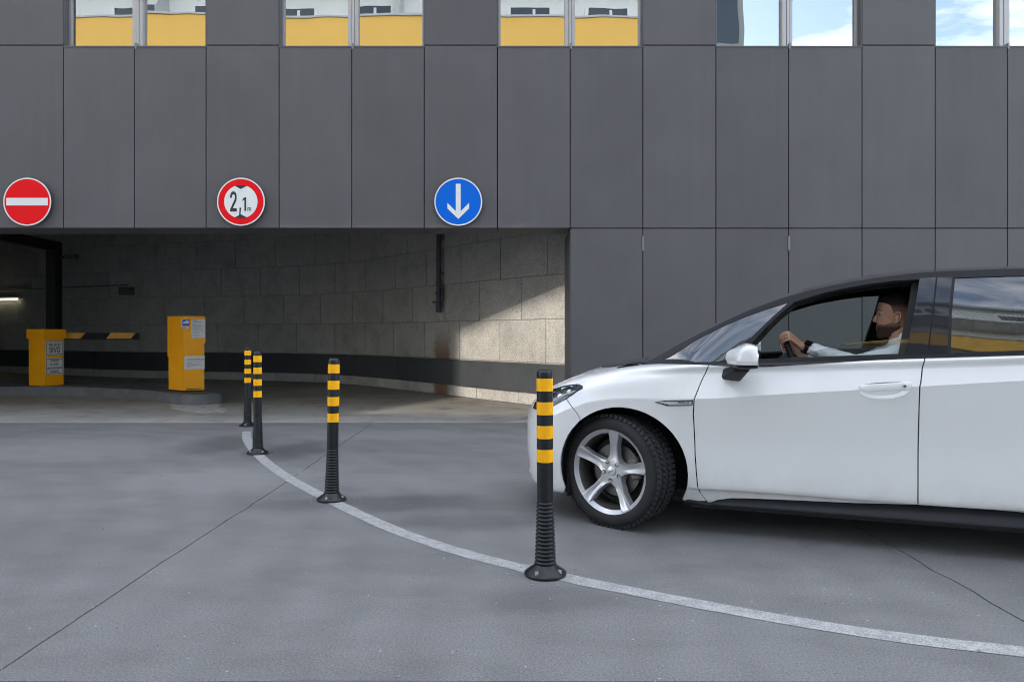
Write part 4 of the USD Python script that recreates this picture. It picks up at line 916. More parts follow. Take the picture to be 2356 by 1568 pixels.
def handle_mesh(uc, bc):
    u = np.linspace(uc - .118, uc + .120, 26); t = np.linspace(-1, 1, 26)
    X = loc(body_pt(u, np.full(26, bc)))
    bow = .030 * (1 - np.abs(t)**3.0) - .004; hh = .020 * (1 - .25 * np.abs(t)**6); V = []
    hh = hh * np.where(np.abs(t) > .97, .7, 1) + .008 * np.clip((t - .55) / .45, 0, 1)
    prof = [(0, 1), (.7, .9), (1, .45), (1, -.45), (.7, -.9), (0, -1)]
    for x, b_, h_ in zip(X, bow, hh):
        for o, zf in prof: V.append((x[0], x[1] - b_ * 1.0 - .004 - .010 * o, x[2] + h_ * zf))
    n_ = 6; F = []
    for i in range(25):
        for k in range(n_):
            l = (k + 1) % n_; F += [(i*n_+k, i*n_+l, (i+1)*n_+l), (i*n_+k, (i+1)*n_+l, (i+1)*n_+k)]
    F += [(0, k + 1, k) for k in range(1, 5)] + [(150, 150 + k, 151 + k) for k in range(1, 5)]
    m = trimesh.Trimesh(np.array(V), F, process=False); m.fix_normals(); return m
doors = []
for f in (lambda m: m, flip):
    for poly, hole, uc in ((d1, bowl, 1.404), (d2, bowl2, 2.30)):
        d = cpart('door', f(joined(door(poly, hole, uc, 0), rim_only(poly))), M['car_white'])
        cpart('handle_bowl', f(bowl_mesh(hole)), M['car_white'], d)
        cpart('handle', f(handle_mesh(uc, 4.08)), M['car_white'], d)
        if uc < 2:
            kx = loc(body_pt(np.array([uc + .088]), np.array([4.09])))[0]
            cpart('lock', f(trimesh.creation.cylinder(.0075, .006, 16, transform=trimesh.transformations.translation_matrix(kx + [0, -.036, .0]) @ trimesh.transformations.rotation_matrix(math.pi / 2, [1, 0, 0]))), M['caliper'], d)
        doors.append(d)
# rear quarters and tail
qa = [p for p in ARC]
rq = sg.Polygon([(2.385, .30)] + sh(G3, g)[1:] + [(2.52, 6.03), (3.435, 6.03), (3.435, 0), (3.17, .05)] + ARC[::-1]).buffer(0)
rq = biggest(rq)
cpart('rear_quarter', patch(rq.exterior.coords, body_pt), M['car_white']); cpart('rear_quarter', flip(patch(rq.exterior.coords, body_pt)), M['car_white'])
tl = [(3.15, 4.3), (3.15, 5.2), (3.40, 5.2), (3.432, 4.9), (3.432, 4.3)]
for f in (lambda m: m, flip): cpart('tail_light', f(patch(tl, body_pt, lift=.006)), M['rear_red'])
# sills: a dark board that leans outwards below the doors
us = np.linspace(.352, 2.40, 60); SV, SF = [], []
for u in us:
    bt = np.interp(u, [.352, .40, .492] + [p[0] for p in WB[1:]], [.30, .24, .14] + [p[1] for p in WB[1:]])
    top = body_pt(np.array([u]), np.array([bt]))[0]; k = np.clip((u - .352) / .30, 0, 1) * np.clip((2.40 - u) / .25, 0, 1); k = k**.5
    zt_, vt = top[2] - .003, top[1] - .006
    zl = min(.172, zt_ - .012); ve = vt + .034 * k
    for v_, z_ in ((vt - .05, zt_ + .01), (vt, zt_), (ve, zl + .024), (ve + .002, zl + .012), (ve - .004, zl), (vt - .10, zl - .012)): SV.append((u, -v_, z_))
for i in range(59):
    for k in range(5): SF += [(i*6+k, i*6+k+1, i*6+7+k), (i*6+k, i*6+7+k, i*6+6+k)]
sm = trimesh.Trimesh(np.array(SV), SF, process=False); sm.faces = sm.faces[:, ::-1]
cpart('side_sill', sm, M['car_sill'], smooth=25); cpart('side_sill', flip(sm), M['car_sill'], smooth=25)
# dark inner shell, wheel housings, floor
shell = sg.Polygon([(.30, .2), (.30, 5.5), (2.9, 5.6), (3.35, 5.6), (3.35, .4), (2.2, .2)]).difference(sg.Polygon(arch(2.77, .41, 200, -20))).difference(sg.Polygon(arch(0, .41, 200, -20)))
ins = lambda u, b: body_pt(u, b) - np.array([0, .03, 0])
cpart('inner_lining', both(patch(biggest(shell).exterior.coords, ins, depth=0)), M['lining'])
front_in = sg.Polygon([(-.44, 3.2), (-.44, 4.3), (-.30, 4.6), (-.22, 5.6), (.33, 5.6), (.33, 3.9), (.30, 3.2)]).difference(sg.Polygon(arch(0, .40, 200, -20)))
cpart('inner_lining', both(patch(biggest(front_in).exterior.coords, ins, depth=0)), M['lining'])
def housing(uc):
    a = np.radians(np.linspace(-25, 205, 40)); R = .395; V, F = [], []
    for v_ in (.45, .80, .872):
        for t in a:
            u = uc + R * math.cos(t); z = .345 + R * math.sin(t); vm = body_pt(np.array([u]), np.array([b_of(u, max(z, .2))]))[0, 1] - .012
            V.append((u, -min(v_, vm), z))
    n_ = len(a)
    for i in range(2):
        for k in range(n_ - 1): F += [(i*n_+k, i*n_+k+1, (i+1)*n_+k+1), (i*n_+k, (i+1)*n_+k+1, (i+1)*n_+k)]
    m = trimesh.Trimesh(np.array(V), F, process=False)
    wall = prism(sg.Polygon([(uc + R * math.cos(t), .345 + R * math.sin(t)) for t in a]), .02); wall.apply_transform(np.array([[1, 0, 0, 0], [0, 0, -1, -.43], [0, 1, 0, 0], [0, 0, 0, 1.0]]))
    return joined(m, wall)
for uc in (0, 2.77):
    cpart('wheel_housing', housing(uc), M['hub_dark']); cpart('wheel_housing', flip(housing(uc)), M['hub_dark'])
cpart('underbody', joined(box(.40, -.80, .15, 2.37, .80, .21), box(-.60, -.43, .17, .40, .43, .30), box(2.37, -.43, .17, 3.25, .43, .32), box(3.17, -.66, .24, 3.36, .66, .32), box(-.62, -.46, .18, -.46, .46, .22)), M['hub_dark'], smooth=False)
for f in (lambda m: m, flip): cpart('mud_flap', f(box(-.36, -.80, .155, -.345, -.56, .30, .003)), M['car_trim'])
# belt trim
bt_b = patch(bl(.12, 2.52) + [(2.52, 6.2), (.12, 6.2)], body_pt, du=.03, dv=.2, lift=.003, depth=.01)
bt_g = patch([(.10, .0), (2.60, .0), (2.60, .045), (1.6, .04), (.78, .035), (.50, .03), (.42, .045), (.33, .19), (.21, .37), (.12, .20)], glass_pt, du=.03, dv=.04, lift=.004, depth=.01)
cpart('window_trim', both(joined(bt_b, bt_g)), M['car_trim'])
# roof rail and pillars: everything of the side that is not an opening
QW = [(.22, .39), (.252, .43), (.33, .66), (.409, .835), (.564, .895), (.717, .905), (.866, .90), (.935, .905), (.845, .737), (.771, .571), (.691, .358), (.60, .12), (.56, .04), (.50, .03), (.42, .05), (.337, .195)]
FW = [(.728, .338), (.808, .58), (.875, .736), (.965, .888), (1.138, .925), (1.35, .935), (1.487, .935), (1.608, .918), (1.576, .581), (1.539, .30), (1.510, .03), (.60, .035), (.62, .08)]
RW = [(1.768, .925), (1.943, .925), (2.2, .92), (2.42, .90), (2.455, .5), (2.49, .035), (1.706, .035), (1.732, .513)]
TQ = [(2.58, .88), (2.80, .78), (2.98, .45), (2.95, .25), (2.62, .08), (2.56, .5)]
side = sg.Polygon([(-.05, .0), (-.05, 1), (3.3, 1), (3.3, 0)])
for w in (QW, FW, RW, TQ): side = side.difference(sg.Polygon(w).buffer(0))
pil = sg.Polygon([(1.514, .035), (1.612, .93), (1.69, .93), (1.612, .035)]); pil2 = sg.Polygon([(1.618, .035), (1.698, .93), (1.768, .925), (1.706, .035)])
side = side.difference(pil.buffer(.0015)).difference(pil2.buffer(.0015)).difference(sg.box(-1, -1, 4, .032))
white_c = sg.Polygon([(2.53, .032), (2.53, .6), (3.3, .9), (3.3, .032)]).difference(sg.Polygon(TQ))
def patches(shape, fn, **kw):
    """Patches of a shape with holes: cut in strips at the holes' middles so that each piece is simple."""
    out = []
    cuts = sorted({round(sg.Polygon(r).centroid.x, 3) for q in getattr(shape, 'geoms', [shape]) for r in q.interiors})
    xs = [-2] + cuts + [5]
    for a, b in zip(xs[:-1], xs[1:]):
        q = shape.intersection(sg.box(a, -1, b, 9))
        for h in getattr(q, 'geoms', [q]):
            if h.geom_type == 'Polygon' and h.area > 1e-5: out.append(patch(h.exterior.coords, fn, **kw))
    return joined(*out)
rail_m = patches(side.difference(white_c.buffer(.001)), glass_pt, du=.03, dv=.07, lift=.003, depth=.03)
for f in (lambda m: m, flip):
    cpart('roof_rail', f(rail_m), M['car_trim'])
    cpart('rear_pillar', f(patches(white_c, glass_pt, du=.04, dv=.1, lift=.003)), M['car_white'])
    q1 = cpart('quarter_window', f(patch(QW, glass_pt, du=.03, dv=.1, depth=0)), M['car_glass'])
    for pl_, dd in ((pil, 0), (pil2, 1)): cpart('pillar_cover', f(patch(pl_.exterior.coords, glass_pt, du=.02, dv=.07, lift=.004, depth=.02)), M['pillar_gloss'], doors[(0 if f is not flip else 2) + dd])
    if f is not flip:
        low = [(.75, .033), (.88, .05), (.93, .058), (1.042, .129), (1.194, .204), (1.362, .229), (1.535, .228), (1.511, .033)]
        cpart('lowered_pane', f(patch(low, glass_pt, du=.03, dv=.03, depth=.004, lift=-.004)), M['car_glass_front'], doors[0], label='driver window wound down to a low strip of glass')
    else:
        cpart('window_pane', f(patch(FW, glass_pt, du=.04, dv=.1, depth=0)), M['car_glass_front'], doors[2])
    cpart('window_pane', f(patch(RW, glass_pt, du=.03, dv=.06, depth=0)), M['car_glass'], doors[1 if f is not flip else 3])
    cpart('window_frame', f(patches(sg.Polygon(RW).buffer(0).difference(sg.Polygon(RW).buffer(-.014)), glass_pt, du=.03, dv=.03, lift=.005, depth=.006)), M['car_trim'], doors[1 if f is not flip else 3])
    cpart('rear_quarter_window', f(patch(TQ, glass_pt, du=.04, dv=.1, depth=0)), M['car_glass'])
# inside trim of pillars and rails
inn = lambda u, t: glass_pt(u, t) - np.array([0, .05, 0])
inner_side = sg.Polygon([(.0, .0), (.0, 1), (3.3, 1), (3.3, 0)])
for w in (FW, RW): inner_side = inner_side.difference(sg.Polygon(w).buffer(-.025))
FQ = sg.Polygon(QW).buffer(-.02)
inner_side = inner_side.difference(FQ)
cpart('pillar_lining', both(patches(inner_side, inn, du=.04, dv=.1, depth=.04)), M['lining'])
# windscreen, roof, headliner, tailgate
def roof_grid(u0, u1, nu, qm=1.0, dz=0.0, nq=25):
    U, Q = np.meshgrid(np.linspace(u0, u1, nu), np.linspace(-qm, qm, nq), indexing='ij'); P = loc(roof_pt(U.ravel(), Q.ravel())); P[:, 2] += dz
    F = [t for i in range(nu - 1) for j in range(nq - 1) for t in ((i*nq+j, (i+1)*nq+j, i*nq+j+1), (i*nq+j+1, (i+1)*nq+j, (i+1)*nq+j+1))]
    return trimesh.Trimesh(P, F, process=False)
cpart('windscreen', roof_grid(.02, 1.02, 24, .93), M['car_glass_front'])
ws_l = patch([(-.05, .93), (1.03, .93), (1.03, 1.0), (-.05, 1.0)], roof_pt, du=.04, dv=.03, depth=.02)
for f in (lambda m: m, flip): cpart('windscreen_frame', f(ws_l), M['car_black'])
cpart('roof', roof_grid(1.02, 3.22, 34), M['car_black'])
cpart('headliner', roof_grid(.98, 3.1, 24, .97, -.06), M['lining'])
cpart('spoiler', joined(box(3.12, -.54, 1.36, 3.36, .54, 1.385, .01)), M['car_black'])
tg = trimesh.Trimesh(np.array([(3.2, -.56, 1.36), (3.2, .56, 1.36), (3.40, .62, .98), (3.40, -.62, .98)]), [(0, 1, 2), (0, 2, 3)], process=False); cpart('rear_window', tg, M['car_glass'], smooth=False)
cpart('tailgate', joined(box(3.36, -.60, .58, 3.425, .60, .99, .02)), M['car_black'])
# badge on the wing
bd = [(.200, 3.885), (.264, 3.945), (.4185, 3.975), (.4165, 3.85), (.275, 3.785)]
bdm = patch(bd, body_pt, du=.02, dv=.02, lift=.004, depth=.004)
bi = sg.Polygon(bd).buffer(0); bi = sa.scale(sa.translate(bi, .004, .004), .90, .62)
k = cpart('badge', bdm, M['car_black']); cpart('plate', patch(bi.exterior.coords, body_pt, du=.02, dv=.02, lift=.0065, depth=.002), M['badge'], k)
tm = meshkit.text_mesh('PRO S', .0098, .001, True); tb_ = tm.bounds
tv = tm.vertices; uu = .336 + (tv[:, 0] - tb_[0][0]) / (tb_[1][0] - tb_[0][0]) * .062
z0_ = body_pt(np.array([.36]), np.array([3.89]))[0]; vv_ = body_pt(uu, np.full(len(uu), 3.93))[:, 1]
tv2 = np.column_stack([uu, -(vv_ + .0085 + tv[:, 2]), z0_[2] + tv[:, 1] - .0015]); tm.vertices = tv2
cpart('lettering', tm, M['ink'], k, smooth=False)
cpart('badge', flip(bdm), M['car_black'])
# mirrors
def mirror_parts():
    def shell_(zc0, zc1, grow=0.0):
        pass
    A_ = m3.Manifold.batch_hull([m3.Manifold.sphere(r, 24).translate((u, -v, z)) for u, v, z, r in
        ((.655, .965, 1.035, .030), (.70, 1.12, 1.030, .028), (.715, .965, 1.080, .026), (.725, 1.125, 1.070, .028), (.755, .96, 1.0, .022), (.757, 1.14, .995, .022), (.752, .965, 1.075, .018), (.752, 1.12, 1.068, .018), (.66, .98, .998, .03), (.70, 1.12, .985, .025), (.75, .98, .985, .02), (.75, 1.12, .985, .02))])
    ts_ = A_.refine_to_length(.010).to_mesh(); tt = trimesh.Trimesh(ts_.vert_properties[:, :3], ts_.tri_verts, process=True)
    trimesh.smoothing.filter_laplacian(tt, lamb=.5, iterations=14)
    c_ = tt.vertices.mean(0); tt.vertices = c_ + (tt.vertices - c_) * np.array([1.30, 1.08, .95]) + np.array([-.012, 0, -.004])
    A_ = m3.Manifold(m3.Mesh(tt.vertices.astype(np.float32), tt.faces.astype(np.uint32)))
    A_ = A_.trim_by_plane((-1, 0, 0), -.772)
    cap = A_.trim_by_plane((0, 0, 1), 1.021); low = A_.trim_by_plane((0, 0, -1), -1.0015); mid = A_.scale((1, 1, 1)).trim_by_plane((0, 0, 1), 1.002).trim_by_plane((0, 0, -1), -1.0205)
    stem = m3.Manifold.batch_hull([m3.Manifold.sphere(r, 20).translate((u, -v, z)) for u, v, z, r in ((.595, .885, .925, .020), (.665, .885, .918, .020), (.60, .90, .955, .018), (.66, .985, .975, .022), (.71, .985, .975, .020), (.69, .90, .95, .018))])
    gl = prism(sg.Polygon(oval(0, 0, .088, .038, 40, 3)), .003, np.array([[0, 0, 1, .772], [-1, 0, 0, -1.05], [0, 1, 0, 1.028], [0, 0, 0, 1.0]]))
    return cap, mid, low, stem, gl
cap, mid, low, stem, gl = mirror_parts()
TM = lambda m: (lambda t: trimesh.Trimesh(t.vert_properties[:, :3], t.tri_verts, process=False))(m.to_mesh())
for f in (lambda m: m, flip):
    c_ = cpart('mirror', f(TM(cap)), M['car_white'])
    cpart('indicator', f(TM(mid)), M['indicator'], c_); cpart('lower_shell', f(TM(low)), M['car_trim'], c_); cpart('stem', f(TM(stem)), M['car_trim'], c_); cpart('mirror_glass', f(gl), M['chrome'], c_, smooth=False)

# ---------------------------------------------------------------- wheels
def wheel_meshes():
    """Axis along -y (outwards), outer tyre face near y = -.105."""
    R, W2 = .342, .108
    tp = [(.252, -.085), (.256, -.099), (.266, -.106), (.283, -.110), (.302, -.108), (.319, -.098), (.330, -.085), (.336, -.070), (.336, .070), (.330, .085), (.318, .098), (.300, .106), (.27, .106), (.252, .09)]
    T = np.array([[1, 0, 0, 0], [0, 0, 1, 0], [0, -1, 0, 0], [0, 0, 0, 1.0]])
    def lt(prof, n=72): m = lathe([(r, y) for r, y in prof], n); m.apply_transform(np.array([[1, 0, 0, 0], [0, 0, 1, 0], [0, 1, 0, 0], [0, 0, 0, 1.0]])); m.fix_normals(); return m
    tyre = [lt(tp, 96)]
    n = 64
    for k in range(n):                               # shoulder blocks and slanted ribs
        a = 2 * math.pi * (k + .5) / n
        for sgn in (-1, 1):
            b = trimesh.creation.box((.0245, .036, .020)); b.apply_transform(trimesh.transformations.rotation_matrix(sgn * .38, [1, 0, 0])); b.apply_translation((0, sgn * .080, .3305))
            b.apply_transform(trimesh.transformations.rotation_matrix(a, [0, 1, 0])); tyre.append(b)
            c = trimesh.creation.box((.022, .046, .010)); c.apply_transform(trimesh.transformations.rotation_matrix(sgn * .5, [0, 0, 1])); c.apply_translation((0, sgn * .034, .3385))
            c.apply_transform(trimesh.transformations.rotation_matrix(a, [0, 1, 0])); tyre.append(c)
    barrel = lt([(.2535, .09), (.242, .085), (.224, .06), (.219, -.02), (.224, -.062), (.2305, -.0775)], 96)
    rimlip = lt([(.231, -.078), (.241, -.086), (.2505, -.0925), (.2555, -.097), (.2575, -.099), (.2585, -.095), (.256, -.080)], 96)
    # five spokes, each hollowed along its middle, and a hub
    sp = []
    def ring_pt(r, a, y): return (r * math.cos(a), y, r * math.sin(a))
    for k in range(5):
        a0 = math.radians(83) + k * 2 * math.pi / 5
        V, F = [], []; S = np.linspace(0, 1, 14)
        prof_w = np.interp(S, [0, .25, .55, 1], [.052, .029, .0255, .040]); rr = .045 + S * (.246 - .045); yy = np.interp(S, [0, .25, .6, .9, 1], [-.066, -.060, -.075, -.088, -.090])
        for r, w, y, s_ in zip(rr, prof_w, yy, S):
            dip = .009 * math.sin(math.pi * min(1, max(0, (s_ - .25) / .75))) * 1.0
            for fx_, dy in ((-1.12, .040), (-1.0, .004), (-.80, -.004), (-.30, dip), (.30, dip), (.80, -.004), (1.0, .004), (1.12, .040)):
                V.append((r * math.cos(a0) - fx_ * w * math.sin(a0), y + dy, r * math.sin(a0) + fx_ * w * math.cos(a0)))
        for i in range(13):
            for j in range(7): F += [(i*8+j, i*8+j+1, (i+1)*8+j+1), (i*8+j, (i+1)*8+j+1, (i+1)*8+j)]
        t = trimesh.Trimesh(np.array(V), F, process=False)
        if (t.face_normals[:, 1] * t.area_faces).sum() > 0: t.faces = t.faces[:, ::-1]
        sp.append(t)
    hub = lt([(.001, -.0615), (.028, -.0625), (.052, -.0655), (.072, -.063), (.082, -.050), (.086, -.02)], 60)
    cap_ = lt([(.001, -.076), (.022, -.075), (.0285, -.071), (.030, -.062)], 40)
    ring = lt([(.030, -.066), (.034, -.070), (.037, -.067)], 40)
    bolts = [lt([(.0085, -.070), (.0125, -.0705), (.0125, -.064)], 14).apply_translation((.0565 * math.cos(t), 0, .0565 * math.sin(t))) for t in (math.radians(83 + 36) + np.arange(5) * 2 * math.pi / 5)]
    holes = [lt([(.001, -.0672), (.0112, -.0682)], 14).apply_translation((.0565 * math.cos(t), 0, .0565 * math.sin(t))) for t in (math.radians(83 + 36) + np.arange(5) * 2 * math.pi / 5)]
    disc = lt([(.06, -.012), (.085, -.014), (.088, -.004), (.160, -.004), (.163, .0), (.163, .018), (.06, .018)], 64)
    hubd = lt([(.001, -.03), (.075, -.03), (.08, .0)], 40)
    cal = joined(box(.105, -.045, -.075, .180, .04, .055, .012), box(.13, -.055, -.05, .17, -.04, .03, .006))
    back = lt([(.02, .03), (.196, .03), (.198, .05)], 48)
    return joined(*tyre), rimlip, barrel, sp, hub, cap_, ring, bolts, holes, disc, hubd, cal, back
tyre_m, lip_m, barrel_m, spokes, hub_m, cap_m, ring_m, bolts_m, holes_m, disc_m, hubd_m, cal_m, back_m = wheel_meshes()
def wheel(u, v, steer, spin, far):
    Tw = trimesh.transformations.translation_matrix((u, -v, .337)) @ trimesh.transformations.rotation_matrix(steer + (math.pi if far else 0), [0, 0, 1])
    Ts = Tw @ trimesh.transformations.rotation_matrix(spin, [0, 1, 0])
    w = cpart('wheel', put(lip_m, Ts), M['rim'])
    cpart('barrel', put(barrel_m, Ts), M['barrel'], w)
    cpart('tyre', put(tyre_m, Ts), M['tyre'], w, smooth=35)
    for s_ in spokes: cpart('spoke', put(s_, Ts), M['rim'], w, smooth=50)
    cpart('hub', put(hub_m, Ts), M['rim'], w); cpart('hub_cap', put(cap_m, Ts), M['badge'], w); 
    for b_ in holes_m: cpart('bolt_hole', put(b_, Ts), M['hub_dark'], w)
    for b_ in bolts_m: cpart('wheel_bolt', put(b_, Ts), M['rim_dark'], w)
    cpart('brake_disc', put(disc_m, Tw), M['disc'], w); cpart('caliper', put(cal_m, Tw @ trimesh.transformations.rotation_matrix(-.25, [0, 1, 0])), M['caliper'], w); cpart('back_plate', put(joined(back_m, hubd_m), Tw), M['hub_dark'], w)
    if not far and u < 1:
        tx = meshkit.text_mesh('RONAL', .010, .0006, True); tx.apply_translation([-tx.bounds.mean(0)[0], -.005, 0]); tx.apply_transform(Ts @ trimesh.transformations.rotation_matrix(-.6, [0, 1, 0]) @ np.array([[1, 0, 0, 0], [0, 0, -1, -.0756], [0, 1, 0, 0], [0, 0, 0, 1.0]]))
        cpart('lettering', tx, M['ink_grey'], w, smooth=False)
STEER = math.radians(-21)
wheel(-.045, .775, STEER, .0, False); wheel(-.045, -.775, STEER, .5, True); wheel(2.77, .775, 0, .3, False); wheel(2.77, -.775, 0, .9, True)
# ---------------------------------------------------------------- cabin
dash = prism(sg.Polygon([(.10, .80), (.06, .97), (.30, .985), (.52, 1.0), (.64, .985), (.70, .93), (.70, .78), (.60, .60), (.30, .55)]), 1.44, np.array([[1, 0, 0, 0], [0, 0, -1, .72], [0, 1, 0, 0], [0, 0, 0, 1.0]]))
cpart('dashboard', dash, M['lining'], smooth=20)
cpart('instrument_hood', box(.56, -.56, .985, .78, -.22, 1.07, .02), M['lining'])
cpart('instrument_hood', box(.60, -.17, .99, .66, .16, 1.12, .01), M['car_black'], label='upright centre screen')
SW_C, SW_N = np.array([.965, -.37, .985]), np.array([.966, 0, .26]); SW_N = SW_N / np.linalg.norm(SW_N)
e1 = np.array([0, 1.0, 0]); e2 = np.cross(SW_N, e1); e2 = e2 if e2[2] > 0 else -e2
sw = cpart('steering_wheel', tube([SW_C + .182 * (math.cos(t) * e1 + math.sin(t) * e2) for t in np.linspace(0, 2 * np.pi, 48, endpoint=False)], .0165, 10, closed=True), M['car_trim'])
cpart('spoke', joined(tube([SW_C - .18 * e1, SW_C - .02 * SW_N, SW_C + .18 * e1], .018, 8), tube([SW_C, SW_C - .18 * e2], .016, 8)), M['car_trim'], sw)
cpart('airbag_cover', trimesh.creation.icosphere(2, .07).apply_translation(SW_C - .02 * SW_N), M['car_trim'], sw)
cpart('column', tube([SW_C - .03 * SW_N, SW_C - .32 * SW_N], .04, 10), M['lining'], sw)
def seat(v, u0):
    s_ = cpart('seat', joined(box(u0 - .28, -v - .25, .38, u0 + .24, -v + .25, .54, .05)), M['seat'])
    cpart('backrest', put(box(-.07, -.24, 0, .07, .24, .62, .05), trimesh.transformations.translation_matrix((u0 + .25, -v, .48)) @ trimesh.transformations.rotation_matrix(.36, [0, 1, 0])), M['seat'], s_)
    cpart('headrest', put(box(-.05, -.13, 0, .05, .13, .20, .04), trimesh.transformations.translation_matrix((u0 + .475, -v, 1.10)) @ trimesh.transformations.rotation_matrix(.2, [0, 1, 0])), M['seat'], s_)
seat(.37, 1.36); seat(-.37, 1.36)
rs = cpart('rear_bench', box(2.05, -.62, .42, 2.55, .62, .58, .05), M['seat']); cpart('backrest', put(box(-.07, -.6, 0, .07, .6, .58, .05), trimesh.transformations.translation_matrix((2.58, 0, .52)) @ trimesh.transformations.rotation_matrix(.4, [0, 1, 0])), M['seat'], rs)
for v in (-.36, .36): cpart('headrest', box(2.80, v - .12, 1.06, 2.88, v + .12, 1.20, .03), M['seat'], rs)
# ---------------------------------------------------------------- the driver
M['skin'] = pm('skin', (.52, .28, .19), rough=.45, spec=.4, var=.10, vscale=30)
def hair_mat(name, dark, pale, z0, z1, sc):
    return usdkit.material(stage, f'/World/Looks/{name}', {'g': ('geometry', {}), 'sx': ('separate_xyz', {}), 'n': ('noise_texture', {'scale': sc, 'detail': 3, 'roughness': .7}),
        'mz': ('map_range', {'from_min': z0, 'from_max': z1, 'to_min': 0, 'to_max': 1, 'clamp': True}), 'a': ('math', {'math_type': 'multiply_add', 'value2': .7}), 'sb': ('math', {'math_type': 'subtract', 'value2': .35, 'use_clamp': True}),
        'm': ('mix_color', {'a': pale, 'b': dark}), 'b': ('bump', {'strength': .4, 'distance': .002}), 'p': ('principled_bsdf', {'roughness': .75, 'specular_ior_level': .25})},
        [('g.position', 'sx.vector'), ('g.position', 'n.vector'), ('sx.z', 'mz.value'), ('n.fac', 'a.value1'), ('mz.result', 'a.value3'), ('a.value', 'sb.value1'), ('sb.value', 'm.fac'), ('m.result', 'p.base_color'), ('n.fac', 'b.height'), ('b.normal', 'p.normal')], surface='p.BSDF')
M['hair'] = hair_mat('hair', (.022, .015, .012), (.46, .255, .18), 1.262, 1.338, 500)
M['beard'] = hair_mat('beard', (.045, .026, .018), (.44, .24, .165), 1.246, 1.200, 500)
M['shirt'] = pm('shirt', (.80, .81, .84), rough=.8, spec=.2, bump=.1, bscale=900, bdist=.0006)
M['trousers'] = pm('trousers', (.03, .032, .045), rough=.85)
M['eye'] = pm('eye', (.30, .24, .20), rough=.2, spec=.6); M['iris'] = pm('iris', (.03, .02, .015), rough=.2)
B0 = np.array([1.45, -.37, .45]); cw_, sw_ = math.cos(CAR_YAW), math.sin(CAR_YAW)
pw = (CAR_X + cw_ * B0[0] - sw_ * B0[1], CAR_Y + sw_ * B0[0] + cw_ * B0[1], B0[2])
pers = thing('person', 'bearded driver in a white shirt with one hand on the steering wheel', 'person', pw, CAR_YAW)
def Q(*pts): return [(p[0] - B0[0], -p[1] - B0[1], p[2] - B0[2], p[3]) for p in pts]
def both_v(*pts): return [q for p in pts for q in ((p[0], .37 + p[1], p[2], p[3]), (p[0], .37 - p[1], p[2], p[3]))]
def ppart(name, m, mat, parent=None, smooth=True, **kw): return part(name, m, mat, parent or pers, local=True, smooth=smooth, **kw)
OR = lambda *ms: m3.Manifold.batch_boolean(list(ms), m3.OpType.Add)
H = lambda pts, g=0.0, seg=20: hull(*[(*p[:3], p[3] + g) for p in Q(*pts)], seg=seg)
SK = [(1.512, .37, 1.318, .076), (1.546, .37, 1.326, .077), (1.548, .37, 1.285, .070), (1.50, .37, 1.30, .066)]
FA = both_v((1.455, .030, 1.302, .017), (1.480, .046, 1.252, .018), (1.4525, .016, 1.202, .0155), (1.4535, .011, 1.160, .015), (1.522, .041, 1.192, .016), (1.55, .03, 1.24, .045))
NECK = [(1.535, .37, 1.215, .056), (1.560, .37, 1.215, .056), (1.572, .37, 1.11, .062), (1.595, .37, 1.12, .058)]
nose = OR(H([(1.440, .37, 1.284, .0065), (1.4195, .37, 1.246, .0085), (1.438, .37, 1.240, .010)], seg=14), H(both_v((1.434, .010, 1.240, .0072)) + [(1.422, .37, 1.243, .0075)], seg=14))
lips = OR(H(both_v((1.4405, .015, 1.2085, .0050)) + [(1.4335, .37, 1.2095, .0052)], seg=12), H(both_v((1.4415, .014, 1.1975, .0052)) + [(1.4350, .37, 1.1975, .0056)], seg=12))
brow = H(both_v((1.4445, .014, 1.300, .0085), (1.451, .036, 1.300, .0085)), seg=12)
def ear(sgn):
    v = .37 + sgn * .0765; el = [(1.533 + .017 * math.cos(t) + .006 * math.sin(t), v + sgn * (.008 + .006 * math.cos(t)), 1.264 + .031 * math.sin(t), .0052) for t in np.linspace(-2.2, 2.6, 9)]
    return OR(chain(Q(*el), 10), H([(1.528, v - sgn * .006, 1.262, .012), (1.538, v, 1.275, .010), (1.533, v, 1.245, .009)], seg=12))
